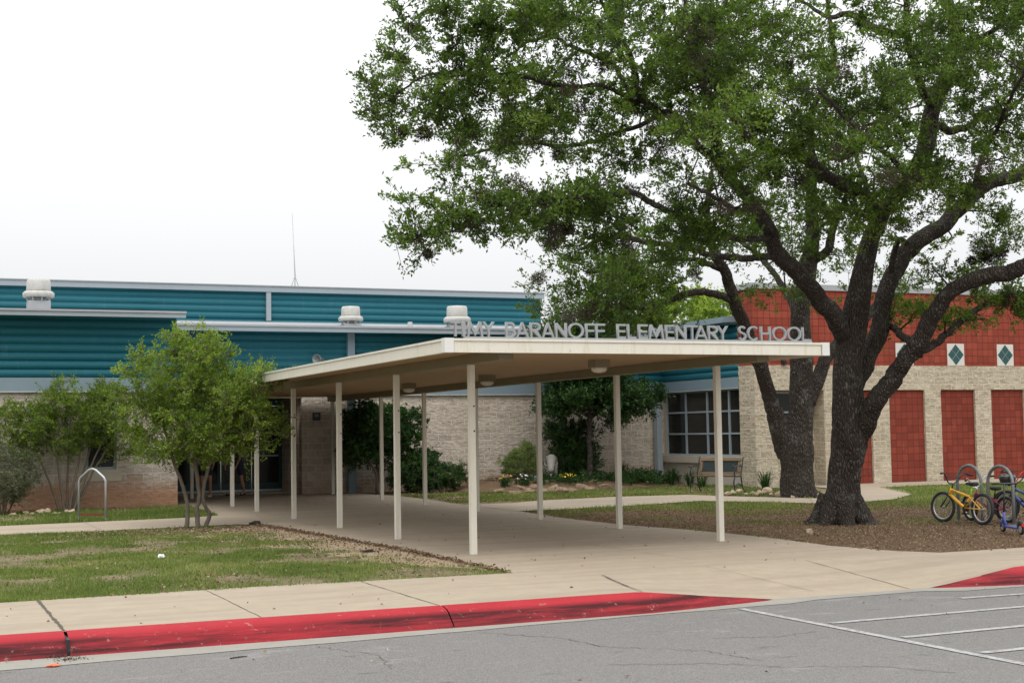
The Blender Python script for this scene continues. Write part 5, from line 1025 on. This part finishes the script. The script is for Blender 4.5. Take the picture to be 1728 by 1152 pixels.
MB().tube([(.58, 0, .22), (.57, 0, .12), (.56, 0, .06)], [.04, .03, .006], 8).build('beard', m_statue, e, True)

# ---------------------------------------------------------------- bench
e = empty('park_bench', (18.74, 30.42, 0), R(-62), 'black iron and wood park bench facing left beside the big window', 'bench'); BL = 1.25
t_ = MB()
for k in range(4): y = -.36+k*.1; t_.box(-BL/2+.05, BL/2-.05, y, y+.075, .43-.01*k, .455-.01*k)
t_.build('seat', m_wood, e, True)
t_ = MB(); t_.obox((0, .10, .83), (BL/2-.04, 0, 0), (0, .012, -.004), (0, .012, .035)); t_.obox((0, .03, .50), (BL/2-.04, 0, 0), (0, .012, -.004), (0, .010, .028)); 
for s_ in (-1, 1): t_.obox((s_*(BL/2-.09), .065, .665), (.03, 0, 0), (0, .011, -.004), (0, .045, .135))
t_.build('backrest_frame', m_wood, e, True)
MB().obox((0, .065, .665), (BL/2-.13, 0, 0), (0, .006, -.002), (0, .043, .13)).build('backrest_panel', m_green_metal, e, True)
for s_ in (-1, 1):
    x = s_*(BL/2); m_ = MB()
    for pts in ([(x, -.40, 0), (x, -.33, .12), (x, -.36, .28), (x, -.30, .42)], [(x, .16, 0), (x, .06, .16), (x, .02, .30), (x, .0, .44), (x, .05, .62), (x, .12, .86), (x, .16, .89)], [(x, -.32, .42), (x, -.14, .43), (x, .01, .42)],
                [(x, .06, .66), (x, -.12, .68), (x, -.30, .65), (x, -.38, .66), (x, -.36, .70)], [(x, -.30, .43), (x, -.33, .54), (x, -.28, .65)], [(x, -.34, .16), (x, -.14, .24), (x, .05, .16)]): m_.tube(catmull(pts, 4), .017, 7)
    m_.build('leg_frame', m_blackm, e, True)

# ---------------------------------------------------------------- bicycle racks
def hoop(a, b, h, r, label, mat, flat=False, group='inverted-U bicycle racks'):
    a, b = np.array([*a, 0.]), np.array([*b, 0.]); c_ = (a+b)/2; e = empty('bike_rack', c_, 0, label, 'bike rack', group); w = np.linalg.norm(b-a); d = (b-a)/w; pts = [a+[0, 0, -.05], a+[0, 0, h-w/2]]
    if flat: pts = [a+[0, 0, -.05], a+[0, 0, h-.24], a+d*.04+[0, 0, h-.17], a+d*w*.38+[0, 0, h-.02], a+d*w*.5+[0, 0, h], a+d*w*.62+[0, 0, h-.02], b-d*.04+[0, 0, h-.17], b+[0, 0, h-.24], b+[0, 0, -.05]]
    else: pts += [c_+[0, 0, h-w/2]-d*w/2*math.cos(R(q))+np.array([0, 0, w/2*math.sin(R(q))]) for q in range(15, 180, 15)]+[b+[0, 0, h-w/2], b+[0, 0, -.05]]
    MB().tube(pts, r, 12).build('hoop', mat, e)
    for q in (a, b): MB().lathe(q, [(r*2.2, 0), (r*2.2, .012), (r*1.1, .016)], 12).build('foot_plate', mat, e)
    return e
gl, gr = G(133, 876), G(182, 878); e = hoop(gl[:2], [gr[0]+.0, gr[1]+.35], 1.0, .024, 'tall peaked grey bicycle rack on the grass at the left', m_galv, True)
MB().bar(gl+[0, 0, .1], np.array([gr[0], gr[1]+.35, .1]), .012, .05).build('rust_bar', paint('rust', (.16, .05, .025), .9), e)
RX = 16.15; ya = float(AX(1618, 870, RX)[1])
hoop((RX, ya), (RX, ya-.56), .93, .026, 'bicycle rack hoop right behind the yellow bicycle', m_rack); yb = float(AX(1669, 870, RX)[1])
hoop((RX, yb), (RX, yb-.56), .93, .026, 'bicycle rack hoop beside the maroon bicycle', m_rack)

# ---------------------------------------------------------------- bicycles (local: x forward, z up)
def bike(loc, rz, label, mframe, r=.25, wb=.9, lean=0., mrim=None, mbar=None, saddle=None, name='bicycle', steer=0., low=True):
    e = empty(name, (*loc, 0.), rz, label, 'bicycle', 'bicycles parked at the racks'); e.rotation_euler = (lean, 0, rz); mrim = mrim or m_silver; mbar = mbar or m_blackm
    hx, rx_ = wb/2, -wb/2; ty = .027
    def wheel(cx, a=0.):
        w = empty('wheel', (cx, 0, r)); w.parent = e; w.rotation_euler = (0, 0, a)
        ring = [(math.cos(k*math.pi/18)*(r-ty), 0, math.sin(k*math.pi/18)*(r-ty)) for k in range(36)]
        MB().tube(ring, ty, 9, closed=True).build('tyre', m_black, w, True)
        ring = [(math.cos(k*math.pi/18)*(r-ty*2.1), 0, math.sin(k*math.pi/18)*(r-ty*2.1)) for k in range(36)]
        MB().tube(ring, .011, 7, closed=True).build('rim', mrim, w, True)
        m_ = MB()
        for k in range(20):
            a_ = k*math.pi/10; m_.tube([(math.cos(a_+.25*(-1)**k)*.02, .018*(-1)**k, math.sin(a_+.25*(-1)**k)*.02), (math.cos(a_)*(r-ty*2.2), 0, math.sin(a_)*(r-ty*2.2))], .0016, 4)
        m_.lathe((0, -.03, 0), [(.018, 0), (.012, .01), (.012, .05), (.018, .06)], 10, (0, 1, 0)); m_.build('spokes', m_galv, w, True)
    wheel(hx, steer); wheel(rx_)
    s = wb/.9; ht, hb = (hx-.20*s, 0, r+.30*s), (hx-.155*s, 0, r+.20*s); bb = (-.06*s, 0, r+.0); sc = (-.17*s, 0, r+.18*s)
    f_ = MB(); f_.tube([ht, hb], .026, 8); f_.tube([hb, bb], .026, 8); f_.tube([(ht[0], 0, ht[2]-.03), sc], .022, 8); f_.tube([sc, bb], .018, 8)
    for q in (-1, 1): f_.tube([(bb[0], q*.02, bb[2]), (rx_, q*.05, r)], .010, 6); f_.tube([(sc[0], q*.02, sc[2]), (rx_, q*.05, r)], .010, 6)
    f_.build('frame', mframe, e, True)
    f_ = MB()
    for q in (-1, 1): f_.tube([(hb[0]+.005, q*.045, hb[2]-.02), (hb[0]+.06, q*.05, r+.1), (hx, q*.05, r)], .012, 6)
    f_.tube([(hb[0]+.005, -.045, hb[2]-.02), (hb[0]+.005, .045, hb[2]-.02)], .015, 6); f_.tube([(hb[0]+.003, 0, hb[2]-.03), hb], .015, 6); f_.build('fork', mbar, e, True)
    h_ = MB(); st = (ht[0]-.02, 0, ht[2]+.06); h_.tube([ht, st, (st[0]+.04, 0, st[2]+.02)], .014, 6)
    h_.tube(catmull([(st[0]-.08, -.31, st[2]+.17), (st[0]-.02, -.20, st[2]+.18), (st[0]+.03, -.07, st[2]+.03), (st[0]+.04, 0, st[2]+.02), (st[0]+.03, .07, st[2]+.03), (st[0]-.02, .20, st[2]+.18), (st[0]-.08, .31, st[2]+.17)], 4), .011, 7); h_.tube([(st[0]+.0, -.14, st[2]+.12), (st[0]+.0, .14, st[2]+.12)], .008, 6)
    h_.build('handlebar', mbar, e, True)
    for q in (-1, 1): MB().tube([(st[0]-.09, q*.33, st[2]+.168), (st[0]-.045, q*.235, st[2]+.18)], .017, 8).build('grip', m_black, e, True)
    sp_ = (sc[0]-.05*s, 0, r+.36*s); MB().tube([sc, sp_], .012, 6).build('seat_post', saddle or m_blackm, e, True)
    v_ = [(sp_[0]-.10, 0, sp_[2]+.02), (sp_[0], 0, sp_[2]+.02), (sp_[0]+.10, 0, sp_[2]+.025), (sp_[0]+.16, 0, sp_[2]+.02)]
    sd_ = skinned('saddle', v_, [(0, 1), (1, 2), (2, 3)], [(.085, .04), (.065, .035), (.03, .028), (.018, .018)], m_black, e, 2, 1)
    if saddle:
        d_ = MB(); [d_.lathe((sp_[0]-.10+k*.035, -.066, sp_[2]+.035), [(.012, 0), (.010, .006)], 8, (0, -1, .3)) for k in range(3)]; d_.build('spots', saddle, sd_, True)
    c_ = MB(); c_.lathe((bb[0], -.035, bb[2]), [(.06, 0), (.06, .005)], 20, (0, -1, 0)); c_.tube([(bb[0], -.04, bb[2]), (bb[0]+.10, -.055, bb[2]-.09)], .008, 6); c_.tube([(bb[0], .04, bb[2]), (bb[0]-.10, .055, bb[2]+.09)], .008, 6)
    c_.tube([(bb[0], -.04, bb[2]), (bb[0], .04, bb[2])], .014, 8); c_.build('crank', m_blackm, e, True)
    for a_, q in (((bb[0]+.10, -.10, bb[2]-.09), 0), ((bb[0]-.10, .10, bb[2]+.09), 0)): MB().obox(a_, (.045, 0, 0), (0, .04, 0), (0, 0, .012)).build('pedal', m_black, e, True)
    ch = MB(); ch.tube([(bb[0], -.043, bb[2]+.058), (rx_, -.043, r+.03)], .004, 4); ch.tube([(bb[0], -.043, bb[2]-.058), (rx_, -.043, r-.03)], .004, 4); ch.build('chain', m_blackm, e, True)
    return e
bike((15.79, 18.23), R(90), 'yellow-orange child bicycle with black handlebars, leftmost at the racks', m_yellow, saddle=m_neon, r=.255, wb=.93, lean=R(4), steer=R(8))
bike((16.42, 18.30), R(94), 'maroon child bicycle with silver rims behind the rack hoop', m_magenta, r=.22, wb=.80, lean=R(-5), mbar=m_silver, steer=R(-14))
bike((16.60, 17.75), R(80), 'dark blue bicycle just right of the maroon one at the racks', m_blue, r=.26, wb=.93, lean=R(6), steer=R(18))
bike((17.0, 18.0), R(102), 'black bicycle with red parts, furthest right at the racks', m_blackm, r=.25, wb=.9, lean=R(-4), mbar=m_red)
# helmet hanging on a handlebar
hp = V(1700, 806, dep((16.4, 17.6, .7))); e = empty('bike_helmet', hp, R(40), 'black cycle helmet hanging from the handlebars by the racks', 'helmet')
bm = bmesh.new(); bmesh.ops.create_uvsphere(bm, u_segments=24, v_segments=14, radius=.13)
for v in list(bm.verts):
    v.co.x *= 1.3
    if v.co.z > .03: v.co.z = .03+(v.co.z-.03)*.1
    if v.co.x > .05 and v.co.z > 0: v.co.z += .02
me = bpy.data.meshes.new('shell'); bm.to_mesh(me); bm.free(); mkobj('shell', me, m_blackm, e, True)
f_ = MB(); [f_.tube(catmull([(-.10, s_*.09, .02), (-.03, s_*.10, .08), (.02, s_*.03, .15)], 4), .006, 5) for s_ in (-1, 1)]; f_.build('strap', m_black, e, True)
f_ = MB(); [f_.box(-.1+k*.06, -.07+k*.06, -.012, .012, -.128, -.10) for k in range(4)]; f_.build('vent_strip', m_dgrey, e, True)
# kick scooter
sp0 = G(1708, 900); e = empty('kick_scooter', sp0, R(70), 'blue folding kick scooter with red tail light in front of the bicycles', 'scooter')
for cx in (-.32, .32):
    w = empty('wheel', (cx, 0, .085)); w.parent = e; MB().tube([(math.cos(k*.3927)*.065, 0, math.sin(k*.3927)*.065) for k in range(16)], .02, 8, closed=True).build('tyre', m_black, w, True); MB().lathe((0, -.018, 0), [(.05, 0), (.05, .036)], 16, (0, 1, 0)).build('rim', m_silver, w, True)
f_ = MB(); f_.box(-.24, .2, -.06, .06, .085, .11); f_.build('deck', m_blue, e, True); f_ = MB(); f_.tube([(.2, 0, .1), (.28, 0, .20), (.27, 0, .30)], .02, 8); f_.tube([(.29, -.03, .2), (.32, -.03, .085)], .01, 6); f_.tube([(.29, .03, .2), (.32, .03, .085)], .01, 6); f_.build('fork', m_blue, e, True)
MB().tube([(.27, 0, .28), (.22, 0, .72)], .015, 8).build('stem', m_blackm, e, True); MB().tube([(.22, -.19, .72), (.22, .19, .72)], .014, 8).build('handlebar', m_blackm, e, True)
MB().tube(catmull([(-.24, 0, .12), (-.32, 0, .19), (-.41, 0, .14)], 4), .03, 8).build('mudguard', m_blackm, e, True); MB().obox((-.425, 0, .15), (.012, 0, 0), (0, .035, 0), (0, 0, .022)).build('tail_light', m_red, e, True)

# ---------------------------------------------------------------- people at the door
def person(loc, rz, label, H, stride, lean, mtop, mbot, bare=True, bend=.0):
    e = empty('person', loc, rz, label, 'person'); k = H/1.7; P_ = {}   # local: faces -y
    fx = .10; s1, s2 = stride, -stride*.8
    P_['pel'] = (0, 0, .93); P_['wa'] = (0, -lean*.3, 1.06); P_['ch'] = (0, -lean, 1.27); P_['nk'] = (0, -lean*1.25, 1.43); P_['hd'] = (0, -lean*1.4-.01, 1.53); P_['tp'] = (0, -lean*1.4, 1.62)
    for s, q, st_ in ((-1, 'l', s1), (1, 'r', s2)):
        P_['hp'+q] = (s*fx, 0, .88); P_['kn'+q] = (s*fx*1.05, -st_*.55-.03, .49); P_['an'+q] = (s*fx, -st_+.02, .09); P_['to'+q] = (s*fx*1.2, -st_-.14, .03)
        P_['sh'+q] = (s*.17, -lean*1.05, 1.38); P_['el'+q] = (s*.24, -lean*.7+.02-bend*.1, 1.10); P_['wr'+q] = (s*.23, -lean*.5-.10-bend*.15, .88); P_['pa'+q] = (s*.225, -lean*.5-.13-bend*.15, .81)
        for f in range(4): P_['f%d'%f+q] = (s*(.20+.0), -lean*.5-.17-bend*.15+f*.020, .745+.006*abs(f-1)); P_['g%d'%f+q] = (s*.19, -lean*.5-.175-bend*.15+f*.020, .715+.008*abs(f-1))
        P_['th'+q] = (s*.20, -lean*.5-.175-bend*.15, .80); P_['tt'+q] = (s*.19, -lean*.5-.195-bend*.15, .775)
    names = list(P_); idx = {n: i for i, n in enumerate(names)}; ed = [('pel', 'wa'), ('wa', 'ch'), ('ch', 'nk'), ('nk', 'hd'), ('hd', 'tp')]
    for q in 'lr':
        ed += [('pel', 'hp'+q), ('hp'+q, 'kn'+q), ('kn'+q, 'an'+q), ('an'+q, 'to'+q), ('ch', 'sh'+q), ('sh'+q, 'el'+q), ('el'+q, 'wr'+q), ('wr'+q, 'pa'+q), ('pa'+q, 'th'+q), ('th'+q, 'tt'+q)]
        for f in range(4): ed += [('pa'+q, 'f%d'%f+q), ('f%d'%f+q, 'g%d'%f+q)]
    rd = dict(pel=(.15, .105), wa=(.13, .09), ch=(.15, .10), nk=.052, hd=(.078, .095), tp=(.06, .075))
    for q in 'lr':
        rd.update({'hp'+q: .085, 'kn'+q: .055, 'an'+q: .036, 'to'+q: .03, 'sh'+q: .055, 'el'+q: .038, 'wr'+q: .026, 'pa'+q: (.035, .018), 'th'+q: .011, 'tt'+q: .008})
        for f in range(4): rd.update({'f%d'%f+q: .0085, 'g%d'%f+q: .007})
    sc_ = lambda p: tuple(v*k for v in p)
    skinned('body', [sc_(P_[n]) for n in names], [(idx[a], idx[b]) for a, b in ed], [tuple(x*k for x in rd[n]) if hasattr(rd[n], '__len__') else rd[n]*k for n in names], m_skin, e, 2, 0)
    def cloth(nm, keys, eds, rads, m_): return skinned(nm, [sc_(P_[q] if isinstance(q, str) else q) for q in keys], eds, [tuple(x*k for x in r) if hasattr(r, '__len__') else r*k for r in rads], m_, e, 2, 0)
    mid = lambda a, b, t_: tuple(np.array(P_[a])*(1-t_)+np.array(P_[b])*t_)
    cloth('shorts', ['pel', 'wa', 'hpl', mid('hpl', 'knl', .85), 'hpr', mid('hpr', 'knr', .85)], [(0, 1), (0, 2), (2, 3), (0, 4), (4, 5)], [(.17, .125), (.14, .10), .105, .088, .105, .088], mbot)
    cloth('shirt', ['ch', 'wa', mid('pel', 'wa', .3), mid('ch', 'nk', .75), 'shl', mid('shl', 'ell', .7), 'shr', mid('shr', 'elr', .7)], [(0, 1), (1, 2), (0, 3), (0, 4), (4, 5), (0, 6), (6, 7)], [(.165, .12), (.15, .11), (.165, .125), .06, .072, .06, .072, .06], mtop)
    hd = np.array(sc_(P_['hd'])); bm = bmesh.new(); bmesh.ops.create_uvsphere(bm, u_segments=18, v_segments=12, radius=.098*k)
    for v in bm.verts:
        if v.co.z < -.01 and v.co.y < .01: v.co *= .8
        v.co.z = v.co.z*1.1+.045*k; v.co.y += .018*k
    me = bpy.data.meshes.new('hair'); bm.to_mesh(me); bm.free(); h_ = mkobj('hair', me, m_hair, e, True); h_.location = tuple(hd)
    f_ = MB(); [f_.lathe(hd+np.array([s*.03*k, -.086*k, .01*k]), [(.009*k, 0), (.006*k, .008*k)], 8, (0, -1, 0)) for s in (-1, 1)]; f_.build('eyes', m_blackm, e, True)
    MB().tube([hd+np.array([0, -.088, .0])*k, hd+np.array([0, -.108, -.028])*k], [.008*k, .013*k], 6).build('nose', m_skin, e, True)
    for q, st_ in (('l', s1), ('r', s2)):
        a = np.array(sc_(P_['an'+q])); skinned('shoe', [a+np.array([0, .03, -.05])*k, a+np.array([0, -.07, -.055])*k, a+np.array([0, -.18, -.062])*k], [(0, 1), (1, 2)], [(.045*k, .045*k), (.048*k, .04*k), (.042*k, .028*k)], m_white if bare else m_blackm, e, 2, 0)
    return e
person((7.42, 37.75, 0), R(-25), 'person in grey top, long navy shorts and white sneakers, standing behind the young tree', 1.68, .04, .03, m_shirt, m_short)
person((8.35, 38.2, 0), R(-60), 'person in dark clothes with bare legs walking by the entrance doors', 1.62, .20, .10, m_shirt2, m_short, False, .5)

# ---------------------------------------------------------------- litter
def crumple(px, py, z, s, mat, name, label, cat, seed):
    rg = np.random.default_rng(seed); p = G(px, py, z); bm = bmesh.new(); bmesh.ops.create_icosphere(bm, subdivisions=2, radius=1)
    for v in bm.verts: q = rg.uniform(.6, 1.15); v.co = (v.co.x*s[0]*q, v.co.y*s[1]*q, max(-.2, v.co.z)*s[2]*q)
    me = bpy.data.meshes.new(name); bm.to_mesh(me); bm.free(); o = mkobj(name, me, mat); o.location = (p[0], p[1], z+s[2]*.25); return tag(o, label, cat)
crumple(90, 1123, -.158, (.055, .035, .014), m_orange, 'orange_scrap', 'flattened bright orange scrap in the gutter by the kerb joint', 'litter', 1)
crumple(272, 941, .0, (.055, .04, .045), m_white, 'paper_scrap', 'crumpled white paper scrap on the front lawn', 'litter', 2)
crumple(947, 1038, -.158, (.03, .025, .02), m_rock, 'pebble', 'small brown pebble in the road below the red kerb', 'stone', 4)
crumple(430, 884, .0, (.14, .07, .05), m_bark, 'bark_piece', 'dark curled piece of bark where the lawn meets the covered walk', 'bark', 6)
crumple(620, 931, .0, (.13, .05, .03), m_bark, 'bark_piece', 'flat dark piece of bark on the bare lawn edge near the nearest posts', 'bark', 7)
p = G(388, 1110, -.158); e = MB().tube([p, p+[.08, .01, .004], p+[.15, .05, .0]], [.005, .006, .003], 5).build('twig', m_bark); tag(e, 'short brown twig lying on the asphalt', 'twig')
def weeds(px, py, n, z, seed):
    rg = np.random.default_rng(seed); p = G(px, py, z); C = p+rg.normal(size=(n, 3))*[.07, .05, .0]; D_ = rg.normal(size=(n, 3))*[.6, .6, .2]+[0, 0, .5]
    tag(quads_to('weeds', leaf_quads(C, D_, rg.uniform(.02, .05, n), np.full(n, .008), rg), m_moss, None, rg.uniform(0, 1, n)), kind='stuff')
weeds(95, 1108, 120, -.16, 1); weeds(120, 1113, 60, -.16, 2)
